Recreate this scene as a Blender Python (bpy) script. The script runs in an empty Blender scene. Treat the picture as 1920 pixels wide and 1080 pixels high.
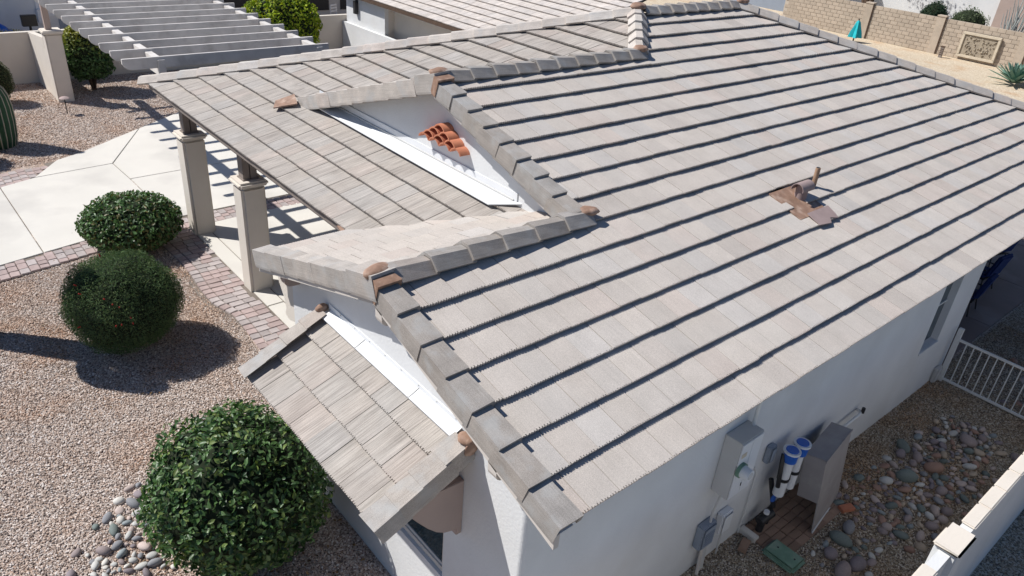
import bpy, bmesh, math, random
import numpy as np
from mathutils import Vector, Matrix, noise
random.seed(7); rng = np.random.default_rng(7)
S = bpy.context.scene
COL = S.collection
R_ = math.radians

# ------------------------------------------------------------------ camera
CAM = Vector((-2.7608, -2.3220, 6.3904))
def camera():
    yaw, pi, ro = R_(47.3872), R_(29.3245), R_(5.0842)
    F = Vector((math.cos(yaw)*math.cos(pi), math.sin(yaw)*math.cos(pi), -math.sin(pi)))
    Rt = Vector((math.sin(yaw), -math.cos(yaw), 0))
    U = Rt.cross(F)
    R2 = Rt*math.cos(ro)+U*math.sin(ro); U2 = -Rt*math.sin(ro)+U*math.cos(ro)
    cd = bpy.data.cameras.new('camera'); cd.sensor_width = 36; cd.lens = 1398.2868/1920*36
    cd.clip_start = .05; cd.clip_end = 2000
    o = bpy.data.objects.new('camera', cd); COL.objects.link(o)
    m = Matrix((R2, U2, -F)).transposed().to_4x4(); m.translation = CAM
    o.matrix_world = m; S.camera = o
    return R2, U2, F
CR, CU, CF = camera()
def px(P):
    d = Vector(P)-CAM; z = d.dot(CF)
    return 960+1398.3*d.dot(CR)/z, 540-1398.3*d.dot(CU)/z, z

# ------------------------------------------------------------------ light
SUN = Vector((.67, -.74, -1.19)).normalized()
w = bpy.data.worlds.new('World'); S.world = w; w.use_nodes = True
nt = w.node_tree; bg = nt.nodes['Background']
sky = nt.nodes.new('ShaderNodeTexSky'); sky.sky_type = 'NISHITA'; sky.sun_disc = False
sky.sun_elevation = math.asin(-SUN.z); sky.sun_rotation = math.atan2(-SUN.x, -SUN.y)
sky.air_density = 1.0; sky.dust_density = .3; sky.ozone_density = 3.0
tn = nt.nodes.new('ShaderNodeMix'); tn.data_type = 'RGBA'; tn.blend_type = 'MULTIPLY'; tn.inputs[0].default_value = 1; tn.inputs[7].default_value = (.87, .96, 1.10, 1)
nt.links.new(sky.outputs[0], tn.inputs[6]); nt.links.new(tn.outputs[2], bg.inputs[0]); bg.inputs[1].default_value = .066
ld = bpy.data.lights.new('sun', 'SUN'); ld.energy = 5.0; ld.angle = R_(.53); ld.color = (1, .97, .925)
lo = bpy.data.objects.new('sun', ld); COL.objects.link(lo)
lo.rotation_euler = SUN.to_track_quat('-Z', 'Y').to_euler(); lo.location = (0, 0, 30)
vs = S.view_settings; vs.view_transform = 'Standard'; vs.look = 'None'; vs.gamma = 1; vs.exposure = .1
vs.use_curve_mapping = False

# ------------------------------------------------------------------ materials
def N(t, k, **kw):
    n = t.nodes.new(k)
    for a, b in kw.items():
        if a.startswith('i_'): n.inputs[int(a[2:])].default_value = b
        else: setattr(n, a, b)
    return n
def mat(name, col, rough=.8, var=.12, vscale=3., bump=.2, bscale=60., bdist=.004, attr=False, objrand=0., stain=None,
        spec=.3, metal=0., uvstri=0., speck=0., sub=0.):
    m = bpy.data.materials.new(name); m.use_nodes = True; t = m.node_tree; L = t.links
    b = t.nodes['Principled BSDF']; b.inputs['Roughness'].default_value = rough
    b.inputs['Specular IOR Level'].default_value = spec; b.inputs['Metallic'].default_value = metal
    tc = N(t, 'ShaderNodeTexCoord'); vec = tc.outputs['Object']
    if attr == 'world' :
        g = N(t, 'ShaderNodeNewGeometry'); vec = g.outputs['Position']
    if attr in (True,):
        a = N(t, 'ShaderNodeVertexColor', layer_name='Col'); c = a.outputs[0]
        g = N(t, 'ShaderNodeNewGeometry'); vec = g.outputs['Position']
    else:
        r = N(t, 'ShaderNodeRGB'); r.outputs[0].default_value = (*col, 1); c = r.outputs[0]
    def mul(c, f):   # multiply colour by scalar socket
        x = N(t, 'ShaderNodeMix', data_type='RGBA', blend_type='MULTIPLY'); x.inputs[0].default_value = 1
        L.new(c, x.inputs[6]); cc = N(t, 'ShaderNodeCombineColor')
        for i in range(3): L.new(f, cc.inputs[i])
        L.new(cc.outputs[0], x.inputs[7]); return x.outputs[2]
    def rng_(s, lo, hi, a=.3, bb=.7):
        x = N(t, 'ShaderNodeMapRange'); x.inputs[1].default_value = a; x.inputs[2].default_value = bb
        x.inputs[3].default_value = lo; x.inputs[4].default_value = hi; L.new(s, x.inputs[0]); return x.outputs[0]
    if var:
        n = N(t, 'ShaderNodeTexNoise'); n.inputs['Scale'].default_value = vscale; n.inputs['Detail'].default_value = 6
        L.new(vec, n.inputs[0]); c = mul(c, rng_(n.outputs[0], 1-var, 1+var))
    hs = []
    if bump:
        n = N(t, 'ShaderNodeTexNoise'); n.inputs['Scale'].default_value = bscale; n.inputs['Detail'].default_value = 5
        L.new(vec, n.inputs[0]); hs.append((n.outputs[0], bump))
    if speck:
        n = N(t, 'ShaderNodeTexNoise'); n.inputs['Scale'].default_value = 170; n.inputs['Detail'].default_value = 3
        L.new(vec, n.inputs[0]); c = mul(c, rng_(n.outputs[0], 1-speck, 1+speck*.7, .35, .65))
    if uvstri:
        uv = N(t, 'ShaderNodeUVMap'); mp = N(t, 'ShaderNodeMapping'); mp.inputs['Scale'].default_value = (95, 2.2, 1)
        L.new(uv.outputs[0], mp.inputs[0])
        n = N(t, 'ShaderNodeTexNoise'); n.inputs['Scale'].default_value = 1; n.inputs['Detail'].default_value = 3
        L.new(mp.outputs[0], n.inputs[0]); hs.append((n.outputs[0], uvstri))
        c = mul(c, rng_(n.outputs[0], 1-uvstri*.32, 1+uvstri*.14, .35, .6))
        mp2 = N(t, 'ShaderNodeMapping'); mp2.inputs['Scale'].default_value = (14, 1.1, 1); L.new(uv.outputs[0], mp2.inputs[0])
        n2 = N(t, 'ShaderNodeTexNoise'); n2.inputs['Scale'].default_value = 1; n2.inputs['Detail'].default_value = 4
        L.new(mp2.outputs[0], n2.inputs[0]); c = mul(c, rng_(n2.outputs[0], 1-uvstri*.11, 1+uvstri*.09))
    if stain:
        n = N(t, 'ShaderNodeTexNoise'); n.inputs['Scale'].default_value = stain[1]; n.inputs['Detail'].default_value = 8
        L.new(vec, n.inputs[0]); x = N(t, 'ShaderNodeMix', data_type='RGBA')
        L.new(rng_(n.outputs[0], 0, stain[2], .5, .68), x.inputs[0]); L.new(c, x.inputs[6]); x.inputs[7].default_value = (*stain[0], 1); c = x.outputs[2]
    if objrand:
        oi = N(t, 'ShaderNodeObjectInfo'); c = mul(c, rng_(oi.outputs['Random'], 1-objrand, 1+objrand, 0, 1))
    L.new(c, b.inputs['Base Color'])
    last = None
    for s, k in hs:
        bn = N(t, 'ShaderNodeBump'); bn.inputs['Strength'].default_value = min(1, k); bn.inputs['Distance'].default_value = bdist
        L.new(s, bn.inputs['Height'])
        if last: L.new(last, bn.inputs['Normal'])
        last = bn.outputs[0]
    if last: L.new(last, b.inputs['Normal'])
    return m
M = {}
M['stucco'] = mat('white stucco', (.70, .705, .705), .94, .05, 1.6, .5, 34, .007, stain=((.6, .585, .56), 1.1, .35), speck=.035)
M['stucco_tan'] = mat('cream stucco', (.69, .63, .555), .92, .05, 1.5, .5, 45, .006, stain=((.5, .45, .39), 1.5, .3))
M['tile'] = mat('striated concrete roof tile', (.4, .37, .35), .93, .07, 5, .45, 150, .003, attr=True, uvstri=.9, speck=.12, stain=((.47, .455, .43), 2.2, .2))
M['tile_grain'] = mat('granular concrete roof tile', (.4, .37, .35), .95, .06, 4, .6, 120, .003, attr=True, uvstri=.16, speck=.2, stain=((.53, .50, .465), 1.1, .25))
M['cap'] = mat('concrete trim tile', (.3, .28, .265), .92, .12, 6, .5, 130, .003, attr=True, uvstri=.3, speck=.2, stain=((.42, .43, .43), 5, .45))
M['deck'] = mat('roof underlayment', (.05, .047, .045), .9)
M['trim'] = mat('painted trim board', (.60, .55, .50), .8, .06, 4, .2, 40)
M['brown'] = mat('brown painted sheet metal', (.30, .185, .13), .6, .2, 12, .4, 30, .008, stain=((.5, .36, .28), 9, .75))
M['corbel'] = mat('taupe painted corbel', (.42, .33, .29), .85, .04, 3, .2, 40)
M['flash'] = mat('white painted flashing', (.74, .75, .76), .5, .03, 3, .1, 10, .004, spec=.5)
M['clay'] = mat('terracotta', (.52, .2, .115), .85, .12, 10, .2, 60, objrand=.12)
M['wood'] = mat('weathered whitewashed wood', (.66, .625, .59), .85, .1, 3, .4, 30, .004, stain=((.40, .36, .33), 4, .45))
M['post'] = mat('brown grey wood post', (.25, .21, .185), .85, .1, 4, .3, 40)
M['concrete'] = mat('pale broom finished concrete', (.66, .63, .575), .9, .04, 1.1, .3, 120, .002, attr='world', stain=((.50, .475, .44), .9, .55))
M['joint'] = mat('sandy joint', (.2, .17, .145), .95)
M['paver_red'] = mat('rose concrete paver', (.42, .33, .31), .9, .1, 8, .4, 90, .003, objrand=.12)
M['paver_grey'] = mat('grey concrete paver', (.42, .37, .355), .9, .1, 8, .4, 90, .003, objrand=.16)
M['brickpad'] = mat('tan clay paver', (.30, .2, .145), .9, .14, 8, .4, 90, .003, objrand=.22, stain=((.13, .09, .07), 3, .5))
M['metal_grey'] = mat('grey painted steel', (.55, .545, .53), .6, .05, 3, .1, 20, spec=.4)
M['cab'] = mat('weathered taupe sheet metal', (.34, .31, .30), .6, .08, 3, .15, 30, spec=.4, stain=((.42, .4, .38), 5, .5))
M['white_p'] = mat('white plastic', (.75, .76, .77), .4, .02, 3, 0, spec=.5)
M['blue_p'] = mat('blue plastic', (.02, .12, .5), .35, .05, 3, 0, spec=.5)
M['black_p'] = mat('black plastic', (.02, .02, .022), .45, .05, 3, 0, spec=.5)
M['bluegrey'] = mat('blue grey plastic cover', (.27, .31, .37), .5, .05, 3, 0, spec=.4)
M['green_box'] = mat('faded green plastic lid', (.16, .27, .2), .7, .15, 8, .2, 40, stain=((.3, .34, .28), 6, .5))
M['gate'] = mat('white painted gate steel', (.72, .72, .7), .5, .04, 3, 0, spec=.5)
M['pipe_brown'] = mat('painted vent pipe', (.36, .23, .15), .75, .15, 14, .2, 40)
M['hood'] = mat('mauve brown vent hood', (.33, .25, .235), .6, .1, 8, .1, 40)
M['block'] = mat('tan concrete block', (.45, .375, .295), .92, .08, 5, .4, 60, objrand=.09)
M['mortar'] = mat('block mortar', (.52, .45, .37), .95)
M['castst'] = mat('cream cast stone', (.6, .52, .4), .9, .1, 6, .3, 40)
M['relief'] = mat('carved sandstone', (.36, .305, .23), .9, .15, 8, .8, 30, .02)
M['teal'] = mat('teal canvas', (.02, .42, .47), .8, .1, 8)
M['tealwin'] = mat('teal window shade', (.1, .38, .36), .4, .1, 8)
M['navy'] = mat('navy cushion fabric', (.015, .035, .14), .9, .1, 8, .2, 60)
M['far_ground'] = mat('distant desert ground', (.13, .12, .11), .95, .2, .2, .2, 10, .02, attr='world')
M['patio'] = mat('stained brown patio concrete', (.2, .155, .14), .55, .12, 1.5, .2, 60, .002, attr='world', stain=((.3, .27, .26), 1.3, .5))
M['saguaro'] = mat('cactus skin', (.05, .11, .06), .75, .12, 6, .2, 40)
M['spine'] = mat('cactus spines', (.42, .38, .3), .8)
M['agave'] = mat('blue green agave', (.14, .25, .19), .6, .12, 5, .1, 30, spec=.3, attr=False)
M['ocotillo'] = mat('grey ocotillo stem', (.36, .38, .36), .9, .1, 5)
M['bark'] = mat('brown bark', (.1, .065, .045), .95, .2, 8, .5, 40)
M['core'] = mat('inner twigs with painted shade', (.018, .026, .012), .98, .3, 12)  # near-black: shade between the leaves is put into the colour
def leafmat(name, rough, spec):
    m = mat(name, (0, 0, 0), rough, .15, 3, 0, attr=True, spec=spec); t = m.node_tree
    b = t.nodes['Principled BSDF']; src = b.inputs['Base Color'].links[0].from_socket
    tr = N(t, 'ShaderNodeBsdfTranslucent'); hs = N(t, 'ShaderNodeHueSaturation'); hs.inputs['Saturation'].default_value = 1.15; hs.inputs['Value'].default_value = 1.3
    t.links.new(src, hs.inputs['Color']); t.links.new(hs.outputs[0], tr.inputs[0])
    mx = N(t, 'ShaderNodeMixShader'); mx.inputs[0].default_value = .22
    t.links.new(b.outputs[0], mx.inputs[1]); t.links.new(tr.outputs[0], mx.inputs[2])
    t.links.new(mx.outputs[0], t.nodes['Material Output'].inputs[0]); return m
M['leaf'] = leafmat('glossy leaves', .42, .4)
M['leaf_dull'] = leafmat('matte leaves', .7, .25)
def glass():
    m = bpy.data.materials.new('window glass'); m.use_nodes = True; b = m.node_tree.nodes['Principled BSDF']
    b.inputs['Base Color'].default_value = (.02, .045, .06, 1); b.inputs['Roughness'].default_value = .06; b.inputs['Specular IOR Level'].default_value = .8; return m
M['glass'] = glass()
def clearp():
    m = bpy.data.materials.new('clear plastic'); m.use_nodes = True; b = m.node_tree.nodes['Principled BSDF']
    b.inputs['Base Color'].default_value = (.8, .86, .95, 1); b.inputs['Roughness'].default_value = .12; b.inputs['Transmission Weight'].default_value = .6; return m
M['clear'] = clearp()
def gravelmat(name, cols, scale, base_only=False):
    m = bpy.data.materials.new(name); m.use_nodes = True; t = m.node_tree; L = t.links
    b = t.nodes['Principled BSDF']; b.inputs['Roughness'].default_value = .95; b.inputs['Specular IOR Level'].default_value = .15
    g = N(t, 'ShaderNodeNewGeometry'); v = N(t, 'ShaderNodeTexVoronoi'); v.inputs['Scale'].default_value = scale
    L.new(g.outputs['Position'], v.inputs[0])
    sc = N(t, 'ShaderNodeSeparateColor'); L.new(v.outputs['Color'], sc.inputs[0])
    cr = N(t, 'ShaderNodeValToRGB'); cr.color_ramp.interpolation = 'CONSTANT'
    while len(cr.color_ramp.elements) < len(cols): cr.color_ramp.elements.new(.5)
    for i, c in enumerate(cols): cr.color_ramp.elements[i].position = i/len(cols); cr.color_ramp.elements[i].color = (*c, 1)
    L.new(sc.outputs[0], cr.inputs[0])
    n = N(t, 'ShaderNodeTexNoise'); n.inputs['Scale'].default_value = 1.1; n.inputs['Detail'].default_value = 6; L.new(g.outputs['Position'], n.inputs[0])
    mr = N(t, 'ShaderNodeMapRange'); mr.inputs[1].default_value = .5; mr.inputs[2].default_value = .72; mr.inputs[4].default_value = .55; L.new(n.outputs[0], mr.inputs[0])
    x = N(t, 'ShaderNodeMix', data_type='RGBA', blend_type='MULTIPLY'); L.new(mr.outputs[0], x.inputs[0]); L.new(cr.outputs[0], x.inputs[6]); x.inputs[7].default_value = (.85, .62, .45, 1)
    L.new(x.outputs[2], b.inputs['Base Color'])
    bn = N(t, 'ShaderNodeBump'); bn.inputs['Strength'].default_value = .8; bn.inputs['Distance'].default_value = .012
    iv = N(t, 'ShaderNodeMath', operation='SUBTRACT'); iv.inputs[0].default_value = 1; L.new(v.outputs['Distance'], iv.inputs[1])
    L.new(iv.outputs[0], bn.inputs['Height']); L.new(bn.outputs[0], b.inputs['Normal'])
    return m
GC = [(.54, .44, .375), (.37, .29, .24), (.65, .57, .51), (.46, .35, .285), (.58, .475, .405), (.76, .69, .64), (.22, .175, .15)]
GS = [(.42, .35, .26), (.26, .21, .15), (.54, .48, .38), (.36, .29, .21), (.17, .14, .11), (.62, .56, .48)]
M['gravel'] = gravelmat('pinkish crushed gravel', [tuple(v*.85 for v in c) for c in GC], 55)
M['gravel_side'] = gravelmat('tan crushed gravel', [tuple(v*.85 for v in c) for c in GS], 55)
M['gravel_back'] = gravelmat('pale tan gravel', [(.58, .49, .36), (.50, .41, .3), (.66, .57, .44), (.54, .44, .32)], 30)
def pebmat(name, cols):
    m = bpy.data.materials.new(name); m.use_nodes = True; t = m.node_tree; L = t.links
    b = t.nodes['Principled BSDF']; b.inputs['Roughness'].default_value = .9; b.inputs['Specular IOR Level'].default_value = .2
    oi = N(t, 'ShaderNodeObjectInfo'); cr = N(t, 'ShaderNodeValToRGB'); cr.color_ramp.interpolation = 'CONSTANT'
    while len(cr.color_ramp.elements) < len(cols): cr.color_ramp.elements.new(.5)
    for i, c in enumerate(cols): cr.color_ramp.elements[i].position = i/len(cols); cr.color_ramp.elements[i].color = (*c, 1)
    L.new(oi.outputs['Random'], cr.inputs[0])
    g = N(t, 'ShaderNodeNewGeometry'); n = N(t, 'ShaderNodeTexNoise'); n.inputs['Scale'].default_value = .9; n.inputs['Detail'].default_value = 5; L.new(g.outputs['Position'], n.inputs[0])
    mr = N(t, 'ShaderNodeMapRange'); mr.inputs[1].default_value = .48; mr.inputs[2].default_value = .68; mr.inputs[4].default_value = .75; L.new(n.outputs[0], mr.inputs[0])
    x = N(t, 'ShaderNodeMix', data_type='RGBA', blend_type='MULTIPLY'); L.new(mr.outputs[0], x.inputs[0]); L.new(cr.outputs[0], x.inputs[6]); x.inputs[7].default_value = (.9, .66, .48, 1)
    L.new(x.outputs[2], b.inputs['Base Color']); return m
M['peb'] = pebmat('pink gravel chips', GC); M['peb_side'] = pebmat('tan gravel chips', GS)
CB = {'dark grey green': (.17, .2, .185), 'slate grey': (.25, .25, .26), 'mauve': (.30, .245, .235), 'rust brown': (.34, .215, .165), 'pinkish': (.47, .385, .345),
      'pale grey': (.5, .49, .46), 'dusky purple': (.235, .20, .21), 'tan': (.46, .37, .28), 'blue grey': (.26, .29, .295), 'cream white': (.58, .55, .5)}
for k, c in CB.items(): M['c_'+k] = mat(k+' river stone', c, .75, .15, 14, .15, 60, .003, spec=.25, objrand=.12)

# ------------------------------------------------------------------ mesh helpers
class MB:
    def __init__(s): s.v = []; s.f = []; s.c = None; s.uv = None; s.mi = []
    def add(s, vs, fs, mi=0):
        o = len(s.v); s.v += [tuple(v) for v in vs]; s.f += [tuple(i+o for i in f) for f in fs]; s.mi += [mi]*len(fs); return s
    def box(s, x0, x1, y0, y1, z0, z1, mi=0):
        return s.add([(x0,y0,z0),(x1,y0,z0),(x1,y1,z0),(x0,y1,z0),(x0,y0,z1),(x1,y0,z1),(x1,y1,z1),(x0,y1,z1)],
                     [(0,3,2,1),(4,5,6,7),(0,1,5,4),(1,2,6,5),(2,3,7,6),(3,0,4,7)], mi)
    def prism(s, pts, d, mi=0):     # closed planar outline pts extruded by vector d
        n = len(pts); d = Vector(d); a = [Vector(p) for p in pts]; b = [p+d for p in a]
        return s.add(a+b, [tuple(range(n))[::-1], tuple(range(n, 2*n))]+[(i, (i+1) % n, n+(i+1) % n, n+i) for i in range(n)], mi)
    def tube(s, pts, r, n=8, mi=0, cap=True):
        pts = [Vector(p) for p in pts]; rs = r if isinstance(r, (list, tuple)) else [r]*len(pts); vs = []; fs = []
        for i, p in enumerate(pts):
            t = (pts[min(i+1, len(pts)-1)]-pts[max(i-1, 0)]).normalized(); a = t.orthogonal().normalized() if i == 0 else (a-t*a.dot(t)).normalized(); b = t.cross(a)
            for k in range(n):
                q = 2*math.pi*k/n; vs.append(p+(a*math.cos(q)+b*math.sin(q))*rs[i])
        for i in range(len(pts)-1):
            for k in range(n): fs.append((i*n+k, i*n+(k+1) % n, (i+1)*n+(k+1) % n, (i+1)*n+k))
        if cap: fs.append(tuple(range(n))[::-1]); fs.append(tuple((len(pts)-1)*n+k for k in range(n)))
        return s.add(vs, fs, mi)
    def build(s, name, m, parent=None, bevel=0., smooth=False, seg=2):
        me = bpy.data.meshes.new(name); me.from_pydata(s.v, [], s.f)
        for mm in (m if isinstance(m, (list, tuple)) else [m]): me.materials.append(mm)
        if any(s.mi): me.polygons.foreach_set('material_index', s.mi)
        bm = bmesh.new(); bm.from_mesh(me); bmesh.ops.recalc_face_normals(bm, faces=bm.faces)
        if bevel:
            es = [e for e in bm.edges if len(e.link_faces) == 2 and e.calc_face_angle(0) > .6]
            bmesh.ops.bevel(bm, geom=es, offset=bevel, segments=seg, affect='EDGES', clamp_overlap=True)
        bm.to_mesh(me); bm.free()
        if smooth:
            me.polygons.foreach_set('use_smooth', [True]*len(me.polygons)); me.set_sharp_from_angle(angle=R_(40))
        return link(name, me, parent)
def link(name, me, parent=None):
    o = bpy.data.objects.new(name, me); COL.objects.link(o)
    if parent: o.parent = parent
    return o
def tag(o, label=None, cat=None, group=None, kind=None):
    if label: o['label'] = label
    if cat: o['category'] = cat
    if group: o['group'] = group
    if kind: o['kind'] = kind
    return o
def thing(name, label, cat, loc=(0, 0, 0), group=None, rz=0):
    o = bpy.data.objects.new(name, None); COL.objects.link(o); o.empty_display_size = .2; o.location = loc; o.rotation_euler.z = rz
    return tag(o, label, cat, group)
def box(name, m, parent, x0, x1, y0, y1, z0, z1, bevel=.0, smooth=False): return MB().box(x0, x1, y0, y1, z0, z1).build(name, m, parent, bevel, smooth)
def copy_tree(o, parent=None):
    c = o.copy(); COL.objects.link(c); c.parent = parent
    for ch in list(o.children): copy_tree(ch, c)
    return c
def npmesh(name, V, F, m, cols=None, parent=None, smooth=False):   # V (n,3), F (k,4 or 3), cols per vertex
    me = bpy.data.meshes.new(name); me.vertices.add(len(V)); me.vertices.foreach_set('co', np.asarray(V, np.float32).ravel())
    k = F.shape[1]; me.loops.add(F.size); me.loops.foreach_set('vertex_index', F.ravel().astype(np.int32)); me.polygons.add(len(F))
    me.polygons.foreach_set('loop_start', np.arange(0, F.size, k, dtype=np.int32)); me.update(calc_edges=True)
    if cols is not None:
        a = me.color_attributes.new('Col', 'FLOAT_COLOR', 'POINT'); a.data.foreach_set('color', np.c_[cols, np.ones(len(cols))].astype(np.float32).ravel())
    me.materials.append(m)
    if smooth: me.polygons.foreach_set('use_smooth', [True]*len(me.polygons))
    return link(name, me, parent)

# ------------------------------------------------------------------ dimensions (metres)
s = .3306; Ze = 2.5666; c = .33; y1 = 2.387; x1 = 2.323; y2 = 4.881; yh = 5.948; xi = 9.782; xq = 1.077; ym = 12.05
G = -.4; W = .5; FX = .2
zP = lambda y: Ze+s*y
zQ = lambda x: Ze+s*(x-xq)
z1 = zP(y1); z2 = zP(y2); z3 = zP(yh); xh = xq+yh; xg = xq+y2

# ------------------------------------------------------------------ ground
def grid_ground(name, x0, x1_, y0, y1_, st, m, f, label=None):
    nx = int((x1_-x0)/st)+1; ny = int((y1_-y0)/st)+1
    X, Y = np.meshgrid(np.linspace(x0, x1_, nx), np.linspace(y0, y1_, ny), indexing='ij')
    V = np.c_[X.ravel(), Y.ravel(), np.array([f(a, b) for a, b in zip(X.ravel(), Y.ravel())])]
    I = np.arange(nx*ny).reshape(nx, ny); F = np.c_[I[:-1, :-1].ravel(), I[1:, :-1].ravel(), I[1:, 1:].ravel(), I[:-1, 1:].ravel()]
    return npmesh(name, V, F, m, smooth=True)
def gh(x, y):   # garden level: flat by the house, rising behind it, gently uneven
    t = min(1, max(0, (x-21)/5)); t = t*t*(3-2*t)
    return G+1.4*t+.012*math.sin(x*1.3)*math.cos(y*1.7)-.006
far = MB().add([(-900, -900, G-.15), (900, -900, G-.15), (900, 900, G-.15), (-900, 900, G-.15)], [(0, 1, 2, 3)]).build('ground', M['far_ground'])
tag(far, kind='structure')
o = grid_ground('gravel_bed', -16, 20, .55, 45, .25, M['gravel'], gh); tag(o, kind='structure')
o = grid_ground('side_yard', -16, 20, -9, .55, .25, M['gravel_side'], gh); tag(o, kind='structure')
o = grid_ground('back_yard', 20, 75, -30, 75, .5, M['gravel_back'], gh); tag(o, kind='structure')

CT = G+.025      # top of paving
sub = MB().prism([(-9, 10.4, G-.06), (.8, 12.45, G-.06), (.9, 4.5, G-.06), (9, 4.5, G-.06), (9, 23.3, G-.06), (3.76, 19.41, G-.06), (.77, 17.25, G-.06), (.2, 16.97, G-.06), (-.45, 16.05, G-.06), (-1.13, 15.8, G-.06), (-9, 14, G-.06)], (0, 0, .065)).build('driveway', M['joint'])
tag(sub, kind='structure')
def slab(pts, top=CT):
    me = MB().prism([(x, y, G) for x, y in pts], (0, 0, top-G)).build('slab', M['concrete'], sub, bevel=.008); return me
def inset(pts, d=.009):   # shrink polygon towards centre a little to leave a joint
    n = len(pts); out = []
    A = sum(pts[i][0]*pts[(i+1) % n][1]-pts[(i+1) % n][0]*pts[i][1] for i in range(n)); sg = 1 if A > 0 else -1
    for i in range(n):
        p, q, r = Vector(pts[i-1]), Vector(pts[i]), Vector(pts[(i+1) % n])
        a = (q-p).normalized(); b = (r-q).normalized(); na = Vector((-a.y, a.x))*sg; nb = Vector((-b.y, b.x))*sg
        m_ = (na+nb); m_ = m_/max(.3, m_.dot(na)) if m_.length > 1e-4 else na
        out.append(tuple(q+m_*d))
    return out
for P in [[(-9, 10.5), (-1.07, 12.17), (-1.13, 15.8), (-9, 14)],
          [(-1.07, 12.17), (.75, 12.53), (1.3, 12.53), (1.26, 15.04), (1.21, 16.19), (-.45, 16.05), (-1.13, 15.8)],
          [(-.45, 16.05), (1.21, 16.19), (2.5, 18.5), (.77, 17.25), (.2, 16.97)],
          [(1.21, 16.19), (1.26, 15.04), (3.9, 15.1), (3.9, 19.5), (2.5, 18.5)],
          [(1.3, 12.53), (3.9, 12.55), (3.9, 15.1), (1.26, 15.04)],
          [(3.9, 12.55), (9, 12.6), (9, 17.5), (3.9, 15.1)], [(3.9, 15.1), (9, 17.5), (9, 23.3), (3.9, 19.5)],
          [(1.45, 4.5), (1.75, 4.5), (1.75, 8.3), (1.45, 8.3)], [(1.45, 8.3), (1.75, 8.3), (1.75, 11.95), (1.45, 11.9)],
          [(1.75, 4.5), (5.5, 4.5), (5.5, 6.9), (1.75, 6.9)], [(1.75, 6.9), (5.5, 6.9), (5.5, 9.35), (1.75, 9.35)],
          [(1.75, 9.35), (5.5, 9.35), (5.5, 12.1), (1.75, 11.95)]]:
    slab(inset(P))
# pavers: path, band across the drive, wedge by the far bed
pv = []
for mk in ('paver_red', 'paver_grey'):
    for sz in ((.2, .155), (.155, .155), (.235, .155)):
        me = MB().box(-sz[0]/2+.005, sz[0]/2-.005, -sz[1]/2+.005, sz[1]/2-.005, -.05, 0).build('paver', M[mk], bevel=.008).data
        pv.append((sz, me))
for o_ in [o for o in COL.objects if o.name.startswith('paver')]: bpy.data.objects.remove(o_)
pave = tag(MB().prism([(-9, 10.0, G-.05), (-2.2, 11.36, G-.05), (-1.0, 11.59, G-.05), (.2, 11.84, G-.05), (.66, 11.8, G-.05), (.70, 10.7, G-.05), (.64, 8.9, G-.05), (.75, 8.3, G-.05), (.7, 7, G-.05), (.5, 4.6, G-.05), (1.44, 4.6, G-.05), (1.44, 11.9, G-.05), (6, 12.0, G-.05), (6, 12.53, G-.05), (.8, 12.5, G-.05), (-9, 10.5, G-.05)], (0, 0, .045)).build('paver_path', M['joint']), kind='structure')
npav = 0
def paver(x, y, w_, rot):
    global npav
    k = min(range(3), key=lambda i: abs(pv[i][0][0]-w_)); red = random.random() < .6
    me = pv[k+(0 if red else 3)][1]; o = link('paver', me, pave); o.location = (x, y, CT+random.uniform(-.004, .003)); o.rotation_euler = (random.gauss(0, .008), random.gauss(0, .008), rot+random.gauss(0, .015)); npav += 1
inner = [(.60, 5.0), (.74, 6.0), (.80, 6.97), (.83, 7.4), (.86, 7.9), (.87, 8.35), (.74, 8.89), (.74, 9.4), (.80, 10.1), (.80, 10.7), (.76, 11.3), (.74, 12.0)]
def ix(y):
    for (a, b), (c_, d) in zip(inner, inner[1:]):
        if b <= y <= d: return a+(c_-a)*(y-b)/(d-b)
    return inner[-1][0]
y = 5.05; r = 0
while y < 11.88:
    a = ix(y); x = a+.08; sl = math.atan2(ix(y+.1)-ix(y-.1), .2)
    paver(x, y, .155, math.pi/2-sl); x += .08+.0; k = 0
    while x < 1.42:
        w_ = random.choice((.2, .155, .235)); w_ = min(w_, 1.44-x)
        if w_ < .09: break
        paver(x+w_/2, y+.0, w_, 0); x += w_
    y += .157; r += 1
for i, x in enumerate(np.arange(-1.95, 3.9, .157)):
    yc = min(11.95, 11.44+.2*(x+1.8)); y = yc
    k = 0; end = min(yc+.56, 12.17+(x+1.07)*(.2 if x > -1.07 else .21)-.01)
    while y < end:
        w_ = random.choice((.2, .155, .235))
        if end-y < .12: break
        w_ = min(w_, end-y); paver(x, y+w_/2, w_, math.pi/2); y += w_
wedge = tag(MB().prism([(-3, 16.6, G-.05), (-3, 15.6, G-.05), (-1.13, 15.82, G-.05), (-.45, 16.07, G-.05), (.2, 16.99, G-.05), (-.3, 16.9, G-.05), (-1.1, 16.6, G-.05)], (0, 0, .045)).build('paver_border', M['joint']), kind='structure')
for x in np.arange(-2.2, 0, .16):
    lo_ = 15.72+max(0, x+1.13)*.42 if x < -.45 else 16.07+(x+.45)*1.3; hi_ = 16.62+max(-.3, min(.3, x+1.1))*.35; y = lo_
    while y < hi_-.1:
        o = link('paver', pv[random.choice((0, 0, 1, 3))][1], wedge); o.location = (x, y+.1, CT-.003); o.rotation_euler.z = math.pi/2+random.gauss(0, .05); y += .2

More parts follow.
